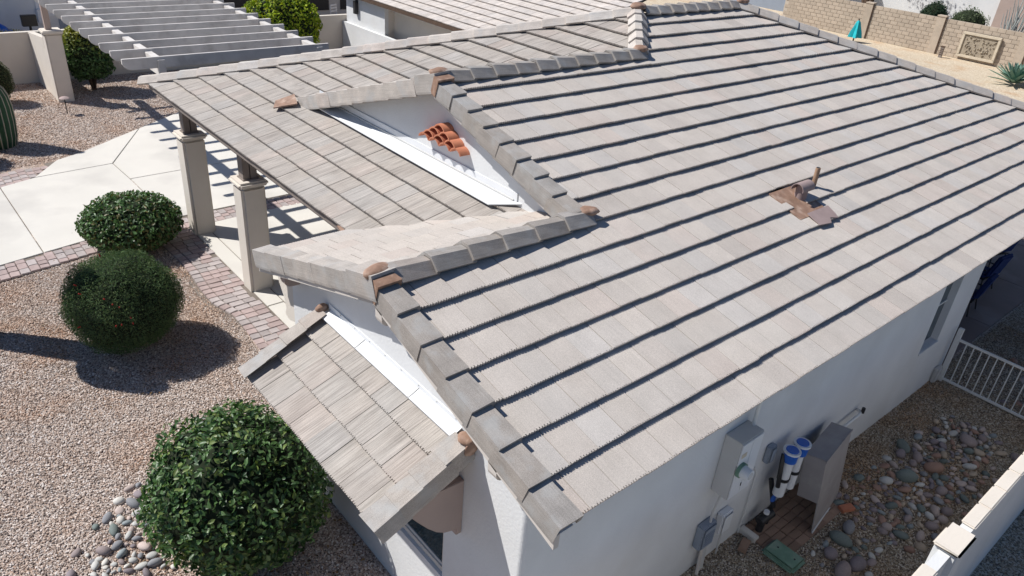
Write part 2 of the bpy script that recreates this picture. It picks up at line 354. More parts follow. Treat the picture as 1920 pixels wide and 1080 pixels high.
# loose gravel chips (instances on points)
def chipmesh(name, m, seed):
    bm = bmesh.new(); bmesh.ops.create_icosphere(bm, subdivisions=1, radius=1)
    r = random.Random(seed)
    for v in bm.verts: v.co = v.co*r.uniform(.72, 1.15); v.co.z *= .6
    me = bpy.data.meshes.new(name); bm.to_mesh(me); bm.free(); me.materials.append(m); return me
def scatter(name, label, pts, sizes, m):
    me = bpy.data.meshes.new(name); me.vertices.add(len(pts)); me.vertices.foreach_set('co', np.asarray(pts, np.float32).ravel())
    a = me.attributes.new('sz', 'FLOAT', 'POINT'); a.data.foreach_set('value', np.asarray(sizes, np.float32))
    o = link(name, me); tag(o, label, 'gravel', kind='stuff')
    ng = bpy.data.node_groups.new(name, 'GeometryNodeTree'); ng.interface.new_socket('Geometry', in_out='INPUT', socket_type='NodeSocketGeometry'); ng.interface.new_socket('Geometry', in_out='OUTPUT', socket_type='NodeSocketGeometry')
    gi = ng.nodes.new('NodeGroupInput'); go = ng.nodes.new('NodeGroupOutput'); ip = ng.nodes.new('GeometryNodeInstanceOnPoints')
    ic = ng.nodes.new('GeometryNodeMeshIcoSphere'); ic.inputs['Radius'].default_value = 1; ic.inputs['Subdivisions'].default_value = 1
    # several chip shapes: joined as separate instances
    gj = ng.nodes.new('GeometryNodeGeometryToInstance')
    for k in range(4):
        cm = chipmesh('chip', m, k+len(pts)); co = bpy.data.objects.new('chip', cm)
        n = ng.nodes.new('GeometryNodeObjectInfo'); n.inputs['Object'].default_value = co; ng.links.new(n.outputs['Geometry'], gj.inputs[0])
    ng.links.new(gj.outputs[0], ip.inputs['Instance']); ip.inputs['Pick Instance'].default_value = True
    ri = ng.nodes.new('FunctionNodeRandomValue'); ri.data_type = 'INT'; ri.inputs[4].default_value = 0; ri.inputs[5].default_value = 3; ng.links.new(ri.outputs[2], ip.inputs['Instance Index'])
    rv = ng.nodes.new('FunctionNodeRandomValue'); rv.data_type = 'FLOAT_VECTOR'; rv.inputs[0].default_value = (-.5, -.5, 0); rv.inputs[1].default_value = (.5, .5, 6.283); ng.links.new(rv.outputs[0], ip.inputs['Rotation'])
    na = ng.nodes.new('GeometryNodeInputNamedAttribute'); na.data_type = 'FLOAT'; na.inputs[0].default_value = 'sz'; ng.links.new(na.outputs[0], ip.inputs['Scale'])
    ng.links.new(gi.outputs[0], ip.inputs['Points']); ng.links.new(ip.outputs[0], go.inputs[0])
    md = o.modifiers.new('scatter', 'NODES'); md.node_group = ng
    return o
def inpoly(P, X, Y):
    r = np.zeros(len(X), bool); n = len(P)
    for i in range(n):
        xa, ya = P[i]; xb, yb = P[(i+1) % n]
        r ^= ((ya > Y) != (yb > Y)) & (X < (xb-xa)*(Y-ya)/(yb-ya+1e-12)+xa)
    return r
def chips(name, label, poly, dens, smin, smax, m, excl=()):
    P = np.array(poly); lo_, hi_ = P.min(0), P.max(0); n = int((hi_-lo_).prod()*dens)
    X = rng.uniform(lo_[0], hi_[0], n); Y = rng.uniform(lo_[1], hi_[1], n); k = inpoly(poly, X, Y)
    for e in excl: k &= ~inpoly(e, X, Y)
    X, Y = X[k], Y[k]; Z = G+.012*np.sin(X*1.3)*np.cos(Y*1.7)+rng.uniform(-.004, .008, len(X))
    sz = smin*(smax/smin)**(rng.random(len(X))**1.6)
    return scatter(name, label, np.c_[X, Y, Z], sz, m)
chips('gravel', 'pinkish tan crushed gravel of the front bed round the clipped shrubs', [(-4.6, 1.5), (.15, 1.5), (.17, 4.6), (.6, 4.9)]+[(a-.01, b) for a, b in inner]+[(.7, 11.8), (.2, 11.82), (-1.0, 11.57), (-2.2, 11.34), (-3.6, 11.1)], 3300, .006, .017, M['peb'])
chips('gravel', 'grey tan crushed gravel of the side yard between house and wall', [(1.6, W), (12.5, W), (12.5, -1.5), (1.6, -1.5)], 3600, .006, .016, M['peb_side'])
chips('gravel', 'tan crushed gravel in front of the far cream garden wall', [(-2.5, 16.6), (.2, 17.0), (3.76, 19.45), (5, 20.4), (6, 24.1), (-2.5, 24.1)], 900, .010, .022, M['peb'])

# ------------------------------------------------------------------ the house
house = thing('house', 'white stucco house with overlapping gables and a concrete tile roof, filling the view', 'house', (0, 0, 0))
# walls --------------------------------------------------------------
wt = .15
def poly_wall(name, axis, pos, outline, th, m, parent=house, bevel=0):   # outline in (a,z) on plane axis=pos
    pts = [((pos, a, z) if axis == 'x' else (a, pos, z)) for a, z in outline]
    return MB().prism(pts, (th, 0, 0) if axis == 'x' else (0, th, 0)).build(name, m, parent, bevel)
R0 = .05   # rounded stucco corner
top = lambda y: min(zP(y), 2*z1-zP(y)+0)-.1
gl = lambda y: (zP(y) if y < y1 else z1-s*(y-y1))-.11
WY0, WY1, WZ0, WZ1 = 1.52, 2.75, .45, 1.85     # front window opening
fw = MB()
for o_ in [[(W+R0, G-.2), (WY0, G-.2), (WY0, gl(WY0)), (W+R0, gl(W+R0))], [(WY1, G-.2), (4.4, G-.2), (4.4, gl(4.4)), (WY1, gl(WY1)), ],
           [(WY0, G-.2), (WY1, G-.2), (WY1, WZ0), (WY0, WZ0)], [(WY0, WZ1), (WY1, WZ1), (WY1, gl(WY1)), (y1, gl(y1)), (WY0, gl(WY0))]]:
    fw.prism([(FX, a, z) for a, z in o_], (wt, 0, 0))
n = 6      # soft rounded corner post
arc = [(FX+R0-R0*math.cos(t), W+R0-R0*math.sin(t)) for t in [math.pi/2*i/n for i in range(n+1)]]
fw.prism([(a, b, G-.2) for a, b in arc]+[(FX+wt, W+R0, G-.2)], (0, 0, gl(W)-G+.2))
fw.build('front_wall', M['stucco'], house, smooth=False)
XE = 9.62
SW0, SW1, SZ0, SZ1 = 8.15, 8.78, .58, 1.95
sw = MB()
for a, b, z0, zt in [(FX+R0, SW0, G-.2, Ze-.0), (SW1, XE, G-.2, Ze), (SW0, SW1, G-.2, SZ0), (SW0, SW1, SZ1, Ze)]:
    sw.box(a, b, W, W+wt, z0, zt)
sw.build('side_wall', M['stucco'], house)
box('return_wall', M['stucco'], house, FX+.05, 5.299, 4.4-wt, 4.399, G-.2, Ze-.1)
MB().prism([(5.3, 4.25, G-.2), (5.3, 11.5, G-.2), (5.3, 11.5, Ze-.1), (5.3, 7.7, zQ(5.3)-.25), (5.3, 4.25, zQ(5.3)-.25)], (.15, 0, 0)).build('porch_back_wall', M['stucco'], house)  # hidden wall, put in to block light under the roof
MB().prism([(XE-wt-.003, W+wt, G-.2), (XE-wt-.003, 4.2, G-.2), (XE-wt-.003, 4.2, zP(4.2)-.2), (XE-wt-.003, W+wt, zP(W+wt)-.2)], (wt, 0, 0)).build('patio_wall', M['stucco'], house)
box('rear_wall', M['stucco'], house, 11.5, 11.65, 4.2, 10.6, G-.2, Ze+.05)
box('patio_wall', M['stucco'], house, XE-.003, 11.5, 4.2, 4.35, G-.2, Ze+.6)
g2 = lambda y: (zP(y) if y < y2 else z2-s*(y-y2))-.1
X2 = x1+.24
poly_wall('gable_wall', 'x', X2, [(2.0, zP(2.0)-.1), (y2, g2(y2)), (8.3, g2(8.3)), (7.0, zQ(X2)-.35), (2.0, zQ(X2)-.35)], .12, M['stucco'])
# front window
win = box('window', M['trim'], house, FX+.07, FX+.13, WY0, WY1, WZ0, WZ1)
box('frame', M['stucco_tan'], win, FX+.035, FX+.069, WY0+.003, WY1-.003, WZ0+.003, WZ0+.06)
for a in (WY0+.003, WY1-.055): box('frame', M['stucco_tan'], win, FX+.035, FX+.069, a, a+.052, WZ0+.062, WZ1-.003)
box('sash', M['metal_grey'], win, FX+.05, FX+.068, WY0+.057, WY1-.057, WZ0+.062, WZ0+.10)
box('pane', M['glass'], win, FX+.058, FX+.0685, WY0+.057, WY1-.057, WZ0+.101, WZ1-.06)
# side window
win = box('window', M['trim'], house, SW0, SW1, W+.11, W+.14, SZ0, SZ1)
box('pane', M['glass'], win, SW0+.03, SW1-.03, W+.095, W+.1095, SZ0+.03, (SZ0+SZ1)/2-.012)
box('pane', M['glass'], win, SW0+.03, SW1-.03, W+.095, W+.1095, (SZ0+SZ1)/2+.014, SZ1-.03)
box('mullion', M['gate'], win, SW0+.01, SW1-.01, W+.08, W+.1095, (SZ0+SZ1)/2-.012, (SZ0+SZ1)/2+.012)
box('sill', M['stucco'], win, SW0-.02, SW1+.02, W-.02, W+.094, SZ0-.045, SZ0-.002, .006)
# utility box at foot of the side wall
box('gutter_strip', M['metal_grey'], house, 1.95, 4.4, W-.03, W-.002, Ze-.16, Ze-.13)

# roof ---------------------------------------------------------------
PAL = [(.478, .431, .388), (.486, .436, .39), (.474, .433, .394), (.495, .447, .40), (.462, .415, .374), (.488, .44, .395), (.476, .441, .408), (.49, .428, .382)]
def tint(k=1.):
    a = random.choice(PAL); v = random.gauss(1, .03)*k; return tuple(x*v for x in a)
def clip(poly, planes):
    for (a, b, d) in planes:      # keep a*u+b*v<=d
        out = []
        for i in range(len(poly)):
            p, q = poly[i-1], poly[i]; fp = a*p[0]+b*p[1]-d; fq = a*q[0]+b*q[1]-d
            if (fp <= 0) != (fq <= 0):
                t = fp/(fp-fq); out.append((p[0]+(q[0]-p[0])*t, p[1]+(q[1]-p[1])*t))
            if fq <= 0: out.append(q)
        poly = out
        if len(poly) < 3: return []
    cl = []
    for p in poly:
        if not cl or abs(p[0]-cl[-1][0])+abs(p[1]-cl[-1][1]) > 1e-5: cl.append(p)
    return cl
class Tiles:
    """individual roof tiles laid in rows on a slope"""
    def __init__(s): s.items = []
    def lay(s, O, U, Dv, rows, pitch, ulo, uhi, planes, parent, m, tk=1., w_=.302, t=.042, skip=None, lift=None):
        O, U, Dv = Vector(O), Vector(U), Vector(Dv); Nn = U.cross(Dv)
        if Nn.z < 0: Nn = -Nn
        for r in range(rows):
            off = (r % 3)*w_*.36+random.uniform(-.02, .02); u = math.floor((ulo(r)-off)/w_)*w_+off
            while u < uhi(r):
                jt = random.uniform(-.003, .003); dv = random.gauss(0, .0025); nteeth = 11
                if skip and skip(u+w_/2, r): u += w_; continue
                P3 = O+U*(u+w_/2)+Dv*(r*pitch); d = (P3-CAM).length
                if d > 14: nteeth = 5
                poly = [(u+.003, r*pitch+pitch+.05), (u+.003, r*pitch+dv)]
                for i in range(nteeth):
                    a = u+.003+(w_-.006)*(i+.25+random.uniform(-.1, .1))/nteeth; b_ = a+(w_-.006)*.4/nteeth; q = random.uniform(.006, .018)
                    poly += [(a, r*pitch+dv), (a+.003, r*pitch+dv+q), (b_, r*pitch+dv+q), (b_+.003, r*pitch+dv)]
                poly += [(u+w_-.003, r*pitch+dv), (u+w_-.003, r*pitch+pitch+.05)]
                pl = clip(poly, planes(u+w_/2, r) if callable(planes) else planes)
                if len(pl) < 3: u += w_; continue
                ar = abs(sum(pl[i-1][0]*pl[i][1]-pl[i][0]*pl[i-1][1] for i in range(len(pl))))/2
                if ar < .004: u += w_; continue
                n_ = len(pl); V = []; uv = []; ru, rv = random.uniform(0, 50), random.uniform(0, 50)
                bd = -.026
                for layer in (0, 1):
                    for (a, b_) in pl:
                        v = b_-r*pitch; h = -t+t*(1-v/pitch)+jt+(bd if layer else 0)
                        p = O+U*a+Dv*b_+Nn*h
                        V.append(p); uv.append((a+ru, b_+rv))
                F = [tuple(range(n_))]+[(i, (i+1) % n_, n_+(i+1) % n_, n_+i) for i in range(n_)]
                zz = px(P3); inside = -40 < zz[0] < 1960 and -40 < zz[1] < 1120 and zz[2] > 0
                size = ar/(d*d)*(1 if inside else .001)*abs((P3-CAM).normalized().dot(Nn))
                s.items.append((size, V, F, uv, tint(tk), parent, m))
                u += w_
    def flush(s, limit, root):
        s.items.sort(key=lambda q: -q[0]); rest = {}
        for k, (sz, V, F, uv, tn, par, m) in enumerate(s.items):
            if k < limit: mk_mesh('roof_tile', [(V, F, uv, tn)], m, par)
            else: rest.setdefault(m.name, (m, []))[1].append((V, F, uv, tn))
        allr = []; mats = []
        for nm, (m, L_) in rest.items():
            mats.append(m); allr += [(q, len(mats)-1) for q in L_]
        o = mk_mesh('roof_tile_field', [q for q, _ in allr], mats, root, [i for _, i in allr]); o['kind'] = 'stuff'
def mk_mesh(name, parts, m, parent, midx=None):
    V = []; F = []; UV = []; C = []; MI = []
    for k, (v, f, uv, tn) in enumerate(parts):
        o = len(V); V += v; F += [tuple(i+o for i in g) for g in f]; UV += uv; C += [tn]*len(v); MI += [midx[k] if midx else 0]*len(f)
    me = bpy.data.meshes.new(name); me.from_pydata([tuple(p) for p in V], [], F)
    for mm in (m if isinstance(m, list) else [m]): me.materials.append(mm)
    if midx: me.polygons.foreach_set('material_index', MI)
    lu = np.zeros(len(me.loops), np.int32); me.loops.foreach_get('vertex_index', lu)
    ul = me.uv_layers.new(name='UVMap'); ul.data.foreach_set('uv', np.array(UV, np.float32)[lu].ravel())
    a = me.color_attributes.new('Col', 'FLOAT_COLOR', 'POINT'); a.data.foreach_set('color', np.c_[np.array(C), np.ones(len(C))].astype(np.float32).ravel())
    return link(name, me, parent)
def slope(name, pts, down=.075, th=.05):
    return MB().prism([(x, y, z-down-.0) for x, y, z in pts], (0, 0, -th)).build(name, M['deck'], house)
TL = Tiles()
cp = math.hypot(1, s)
# main slope (faces -Y)
mainS = slope('main_roof_slope', [(.05, .10, zP(.10)), (.05, y1, z1), (x1+.02, y1, z1), (x1+.02, y2, z2), (xg, y2, z2), (xh, yh, z3), (xi, yh, z3), (xi+yh-.1, .10, zP(.10))])
Dp = Vector((0, 1, s))/cp
V_ = lambda yy: yy*cp
pp = c*cp
common = [(1, 1/cp, xi+yh)]     # rear hip
VX, VY = 5.60, 1.80   # roof vent spot
def skipv(u, r): return (r == 5 and VX-.17 < u < VX+.14)
def plP(u, r):
    q = common+[(-1, 0, -.02)]
    if r >= 7: q = q+[(-1, 0, -x1-.02)]
    if r == 14 and u < xg-.1: q = q+[(0, 1, V_(y2))]
    if r >= 15 or (r == 14 and u >= xg-.1): q = q+[(-1, 1/cp, -xq)]
    return q+[(0, 1, V_(yh)-.02)]
TL.lay((0, 0, Ze), (1, 0, 0), Dp, 19, pp, lambda r: 0 if r < 7 else x1 if r < 15 else xq+r*c-.4, lambda r: xi+yh-r*c, plP, mainS, M['tile_grain'], 1.09, skip=skipv)
# front slope (faces -X), porch and left wing
frontS = slope('front_roof_slope', [(xq+.07, 4.78, zQ(xq+.07)), (X2, 3.23, zQ(X2)), (xg, y2, zQ(xg)), (xh, yh, z3), (xq+.07, ym-.05, zQ(xq+.07))])
Dq = Vector((1, 0, s))/cp
hipq = [(1, (ym-yh)/(xh-xq)/cp, ym)]      # u=y, v=slope
kq = (ym-yh)/(xh-xq)
# pieces: (a) before the gable wall: y > 4.774-(x-xq) ; (b) beyond: y > 9.76-(x-xq) ; (c) past ridge: y> x-xq
TL.lay((xq, 0, Ze), (0, 1, 0), Dq, 5, pp, lambda r: 3.0, lambda r: ym, hipq+[(-1, -1/cp, -4.79), (0, 1, (X2-xq+.05)*cp)], frontS, M['tile'], .86)
TL.lay((xq, 0, Ze), (0, 1, 0), Dq, 15, pp, lambda r: 4.6 if r >= 4 else 99, lambda r: ym-r*c if r >= 4 else 0, hipq+[(-1, -1/cp, -2*y2+.0), (0, -1, -(X2-xq+.05)*cp), (0, 1, (xg-xq)*cp)], frontS, M['tile'], .86)
TL.lay((xq, 0, Ze), (0, 1, 0), Dq, 19, pp, lambda r: r*c-.3 if r >= 11 else 99, lambda r: ym-r*c+.3 if r >= 11 else 0, hipq+[(-1, 1/cp, 0), (0, -1, -(xg-xq)*cp)], frontS, M['tile'], .86)
# first gable, slope facing +Y
gs = slope('entry_roof_slope', [(.02, y1, z1), (X2+.1, y1, z1), (X2+.1, 3.25, z1-s*(3.25-y1)), (xq, 2*y1, Ze), (.02, 2*y1, Ze)])
Dg = Vector((0, -1, s))/cp
TL.lay((0, 2*y1+.03, Ze), (1, 0, 0), Dg, 8, pp, lambda r: 0, lambda r: xq+.35+r*c, [(-1, 0, -.02), (0, 1, V_(y1)+.02), (1, -1/cp, xq+.02), (1, 0, X2)], gs, M['tile_grain'], 1.1)
# second gable, slope facing +Y (seen only on edge)
MB().prism([(x1, y2, z2-.02), (xg, y2, z2-.02), (x1, y2+(xg-x1), z2-.02-s*(xg-x1))], (0, 0, -.06)).build('gable_roof_slope', M['cap'], house)
# hidden far slopes
MB().prism([(xh, yh, z3-.03), (xi, yh, z3-.03), (xi+yh, ym-.1, Ze-.03), (xq, ym, Ze-.03)], (0, 0, -.05)).build('rear_roof_slope', M['deck'], house)
MB().prism([(xi, yh, z3-.03), (xi+yh, 0.02, Ze-.03), (xi+yh, ym-.1, Ze-.03)], (0, 0, -.05)).build('rear_roof_slope', M['deck'], house)
# awning over the front window
AX0, AX1, AZ0, AZ1, AY0, AY1 = -.71, FX, 1.965, 2.41, 1.16, 3.6
asl = (AZ1-AZ0)/(AX1-AX0); ac = math.hypot(1, asl)
aw = MB().prism([(AX0+.07, AY0+.04, AZ0-.04), (AX1, AY0+.04, AZ1-.07), (AX1, AY1-.04, AZ1-.07), (AX0+.07, AY1-.04, AZ0-.04)], (0, 0, -.05)).build('awning_roof', M['corbel'], house)
Da = Vector((1, 0, asl))/ac
TL.lay((AX0, 0, AZ0), (0, 1, 0), Da, 3, .303*ac, lambda r: AY0+.0, lambda r: AY1, [(-1, 0, -AY0-.08), (1, 0, AY1-.05), (0, 1, .90*ac)], aw, M['tile'], .84, w_=.298)
TL.flush(296, house)

# trim tiles ------------------------------------------------------------
def run(name, A, B, up, prof, n, m, parent, flip=False, rise=.03, tk=.9, over=.05, ang=None):
    """lapped trim tiles from low end A to high end B; prof = list of (side, up) outline"""
    A, B, up = Vector(A), Vector(B), Vector(up); T = (B-A); L_ = T.length; T.normalize(); Sd = T.cross(up).normalized(); Up = Sd.cross(T).normalized()
    if flip: Sd = -Sd
    st = L_/n
    for k in range(n):
        a = k*st; b_ = a+st+(over if k < n-1 else 0); V = []; uv = []; ru = random.uniform(0, 50); jj = random.gauss(0, .003); js = random.gauss(0, .004)
        tw = random.gauss(0, .012)
        m_ = len(prof); inn = [(p[0]*.84, p[1]-.028) for p in prof]
        for (pos, rr, sc) in ((a, rise+.004, 1.1), (a+.02, rise+.004, 1.1), (b_, .0, .96)):
            for ring in (prof, inn):
                acc = 0
                for i, (q, h) in enumerate(ring):
                    if i: acc += math.hypot(q-ring[i-1][0], h-ring[i-1][1])
                    ed = random.uniform(-.004, .004) if pos == a else 0
                    V.append(A+T*(pos+ed)+Sd*(q*sc+js+tw*h)+Up*(h+rr+jj+tw*q)); uv.append((ru+acc, pos+ru))
        F = []
        for j in range(2):
            for i in range(m_-1):
                o0 = j*2*m_; o1 = (j+1)*2*m_
                F.append((o0+i, o0+i+1, o1+i+1, o1+i)); F.append((o0+m_+i, o1+m_+i, o1+m_+i+1, o0+m_+i+1))
            F.append((o0, o1, o1+m_, o0+m_)); F.append((o0+m_-1, o0+2*m_-1, o1+2*m_-1, o1+m_-1))
        for i in range(m_-1):
            F.append((i, m_+i, m_+i+1, i+1)); e = 4*m_; F.append((e+i, e+i+1, e+m_+i+1, e+m_+i))
        mk_mesh(name, [(V, F, uv, tint(tk))], m, parent)
RK = [(-.025, -.15), (-.03, .022), (.165, .03), (.172, -.04)]      # rake trim: drop outside, flat on top
RG = [(-.145, -.055), (-.05, .04), (.05, .04), (.145, -.055)]   # ridge trim
ZU = (0, 0, 1)
run('rake_tile', (0, -.02, Ze-.005), (0, y1-.1, z1-.033), ZU, RK, 7, M['cap'], mainS, flip=False, tk=.74)
run('rake_tile', (0, 2*y1+.06, Ze-.02), (0, y1+.1, z1-.03), ZU, RK, 7, M['cap'], gs, flip=True, tk=.88, rise=.008)
run('rake_tile', (x1, y1+.02, z1+.01), (x1, y2-.12, z2-.04), ZU, RK, 8, M['cap'], mainS, tk=.74)
run('rake_tile', (x1, y2+3.55, z2-s*3.55+.01), (x1, y2+.1, z2-.03), ZU, RK, 11, M['cap'], frontS, flip=True, tk=1.08, rise=.012)
run('ridge_tile', (.15, y1, z1+.015), (x1+.22, y1, z1+.015), ZU, RG, 6, M['cap'], mainS, tk=.74)
run('ridge_tile', (x1+.15, y2, z2+.015), (xg+.05, y2, z2+.015), ZU, RG, 10, M['cap'], mainS, tk=.74)
run('hip_tile', (xg+.02, y2+.02, z2+.03), (xh, yh, z3+.03), ZU, RG, 5, M['cap'], mainS, tk=1.1)
run('ridge_tile', (xh+.1, yh, z3+.02), (xi, yh, z3+.02), ZU, RG, 8, M['cap'], mainS, tk=.85)
run('hip_tile', (xi+yh+.02, 0, Ze+.02), (xi, yh, z3+.03), ZU, RG, 22, M['cap'], mainS, tk=1.0, rise=.012)
run('hip_tile', (xq-.03, ym+.03, Ze+.01), (xh, yh, z3+.03), ZU, RG, 23, M['cap'], frontS, tk=1.15, rise=.012)
run('rake_tile', (AX0-.02, AY0, AZ0), (AX1-.06, AY0, AZ1-.03), ZU, [(-.02, -.14), (-.02, .03), (.17, .045)], 4, M['cap'], aw, flip=True, tk=.88, rise=.012)
run('rake_tile', (AX0-.02, AY1+.02, AZ0), (AX1-.06, AY1+.02, AZ1-.03), ZU, [(-.02, -.1), (-.02, .03), (.16, .045)], 4, M['cap'], aw, flip=False, tk=.78, rise=.02)
# fascias
def board(name, A, B, dx, dz, m, parent, off=0):
    A, B = Vector(A), Vector(B); MB().prism([A, B, B+Vector((0, 0, -dz)), A+Vector((0, 0, -dz))], (dx, 0, 0)).build(name, m, parent)
board('fascia', (.0, .03, Ze-.10), (.0, y1, z1-.10), .05, .13, M['trim'], house)
board('fascia', (.0, 2*y1, Ze-.10), (.0, y1+.001, z1-.10), .05, .13, M['trim'], house)
board('fascia', (x1+.0, y1+.1, z1-.06), (x1+.0, y2, z2-.10), .05, .10, M['trim'], house)
board('fascia', (x1+.0, y2+3.5, z2-s*3.5-.08), (x1+.0, y2+.001, z2-.10), .05, .10, M['trim'], house)
MB().prism([(AX0+.07, AY0-.0, AZ0-.09), (AX1, AY0-.0, AZ1-.12), (AX1, AY0-.0, AZ1-.18), (AX0+.07, AY0-.0, AZ0-.15)], (0, .04, 0)).build('fascia', M['corbel'], house)
# soffits under the rakes
MB().prism([(.05, .05, Ze-.13), (.05, y1, z1-.14), (FX, y1, z1-.14), (FX, .05, Ze-.13)], (0, 0, -.015)).build('soffit', M['stucco'], house)
MB().prism([(.05, 2*y1-.05, Ze-.13), (.05, y1, z1-.141), (FX, y1, z1-.141), (FX, 2*y1-.05, Ze-.13)], (0, 0, -.015)).build('soffit', M['stucco'], house)
MB().prism([(.06, .12, Ze-.115), (15.3, .12, Ze-.115), (15.3, W, Ze-.095), (.06, W, Ze-.095)], (0, 0, -.02)).build('soffit', M['stucco'], house)
box('fascia', M['post'], house, xq+.05, xq+.068, 4.95, ym-.1, Ze-.13, Ze-.07)
MB().prism([(xq+.07, 4.8, Ze-.14), (5.5, 4.8, zQ(5.5)-.2), (5.5, 7.2, zQ(5.5)-.2), (xq+.07, 11.6, Ze-.14)], (0, 0, -.02)).build('soffit', M['post'], house)
# outlookers (rounded beam ends under the rakes)
def outl(y, z, dx=.2, w_=.1, h=.16, m='trim'):
    pr = [(FX, z), (FX-dx, z), (FX-dx, z-h*.55)]+[(FX-dx+.09*(1-math.cos(t)), z-h*.55-h*.45*math.sin(t)) for t in (.5, 1.0, 1.57)]+[(FX, z-h)]
    MB().prism([(a, y-w_/2, b) for a, b in pr], (0, w_, 0)).build('beam_end', M[m], house)
outl(.72, zP(.72)-.2); outl(y1-.1, z1-.24); outl(4.25, Ze-.02, m='corbel', dx=.17)
# scroll bracket at the left end of the front wall
pr = [(4.4, 2.25), (4.78, 2.36), (4.86, 2.26), (4.80, 2.12), (4.70, 1.98), (4.66, 1.86), (4.70, 1.76), (4.60, 1.72), (4.4, 1.78)]
MB().prism([(FX+.02, a, b) for a, b in pr], (.14, 0, 0)).build('bracket', M['stucco_tan'], house, bevel=.01)
# awning corbels
def corb(y):
    pr = [(FX, 1.90), (-.22, 1.93), (-.33, 1.86), (-.33, 1.78)]+[(-.30+.42*t, 1.74-.38*math.sin(t*1.57)) for t in (.15, .35, .55, .75, .95)]+[(.14, 1.36), (.14, 1.28), (FX, 1.28)]
    MB().prism([(a, y, b) for a, b in pr], (0, .12, 0)).build('corbel', M['corbel'], house, bevel=.006)
    MB().box(-.36, -.26, y+.02, y+.10, 1.80, AZ0-.02).build('beam_end', M['trim'], house)
corb(1.27); corb(3.35)
# flashings
MB().prism([(.085, AY0+.17, AZ1-asl*.115+.015), (FX, AY0+.17, AZ1+.015), (FX, AY1-.1, AZ1+.015), (.085, AY1-.1, AZ1-asl*.115+.015)], (0, 0, .012)).build('flashing', M['flash'], aw)
box('flashing', M['flash'], aw, FX-.012, FX-.002, AY0+.1, AY1-.06, AZ1+.01, AZ1+.07)
for k in range(9): box('nail', M['metal_grey'], aw, FX-.016, FX-.0125, AY0+.25+k*.27, AY0+.262+k*.27, AZ1+.05, AZ1+.062)
for k in range(2): MB().prism([(.084, 1.95+k*.9, AZ1-asl*.116+.029), (FX-.013, 1.95+k*.9, AZ1+.0255), (FX-.013, 1.97+k*.9, AZ1+.0255), (.084, 1.97+k*.9, AZ1-asl*.116+.029)], (0, 0, .004)).build('lap_seam', M['metal_grey'], aw)
zf = zQ(X2)
MB().prism([(X2-.22, 3.75, zf-.22*s+.015), (X2, 3.42, zf+.02), (X2, 8.25, zf+.02), (X2-.2, 8.5, zf-.2*s+.02)], (0, 0, .012)).build('flashing', M['flash'], frontS)
box('flashing', M['flash'], frontS, X2-.014, X2-.002, 3.5, 8.2, zf+.02, zf+.13)
box('seam', M['metal_grey'], frontS, X2-.03, X2-.014, 3.55, 8.2, zf+.012, zf+.045)
# brown mastic lumps where the trim runs meet
def lump(loc, r, seed, rot=(0, 0, 0), m='brown', parent=house):
    bm = bmesh.new(); bmesh.ops.create_icosphere(bm, subdivisions=3, radius=1)
    for v in bm.verts:
        d = 1+.16*noise.noise(v.co*1.6+Vector((seed, 0, 0)))+.06*noise.noise(v.co*5+Vector((seed, 3, 0)))
        v.co = Vector((v.co.x*r[0], v.co.y*r[1], v.co.z*r[2]))*d
    me = bpy.data.meshes.new('end_cap'); bm.to_mesh(me); bm.free(); me.materials.append(M[m])
    me.polygons.foreach_set('use_smooth', [True]*len(me.polygons)); o = link('end_cap', me, parent); o.location = loc; o.rotation_euler = rot
lump((.07, y1+.02, z1+.05), (.15, .085, .05), 1, (0, 0, .3))
def apex(x, yy, zz, sc=1.):
    run('saddle', (x-.006, yy-.155, zz-.051+.02), (x-.006, yy-.06, zz-.02+.022), ZU, [(-.03, -.15), (-.035, .05), (.175, .06), (.18, -.02)], 1, M['brown'], house, tk=.6, rise=0)
    run('apex_tile', (x-.004, yy+.32, zz-s*.32+.015), (x-.004, yy-.09, zz+.03), ZU, [(-.035, -.15), (-.04, .05), (.21, .065)], 1, M['cap'], house, flip=True, tk=.9, rise=0)
apex(0, y1, z1); apex(x1, y2, z2)
lump((x1+.2, y1+.0, z1+.055), (.12, .085, .045), 2, (0, 0, -.4)); lump((x1+.1, y2+.02, z2+.06), (.14, .09, .05), 3)
lump((xg+.02, y2, z2+.07), (.12, .1, .05), 4); lump((xh+.02, yh, z3+.08), (.14, .12, .06), 5); lump((xi+.1, yh-.05, z3+.07), (.15, .1, .05), 6)
lump((FX-.06, AY1+.0, AZ1+.01), (.07, .045, .045), 8); lump((FX-.05, AY0+.05, AZ1+.015), (.075, .08, .04), 9)
lump((FX-.05, AY0-.012, AZ1-.05), (.07, .02, .075), 10)
MB().prism([(x1-.1, 8.3, zQ(x1)+.0), (x1-.38, 8.55, zQ(x1-.38)+.03), (x1-.25, 8.75, zQ(x1-.25)+.03), (x1-.0, 8.6, zQ(x1)+.06)], (0, 0, .02)).build('flashing', M['brown'], frontS)
MB().prism([(xq-.02, 4.97, Ze-.02), (xq-.05, 4.72, Ze-.06), (xq+.15, 4.70, Ze-.0)], (0, 0, .012)).build('flashing', M['brown'], frontS)
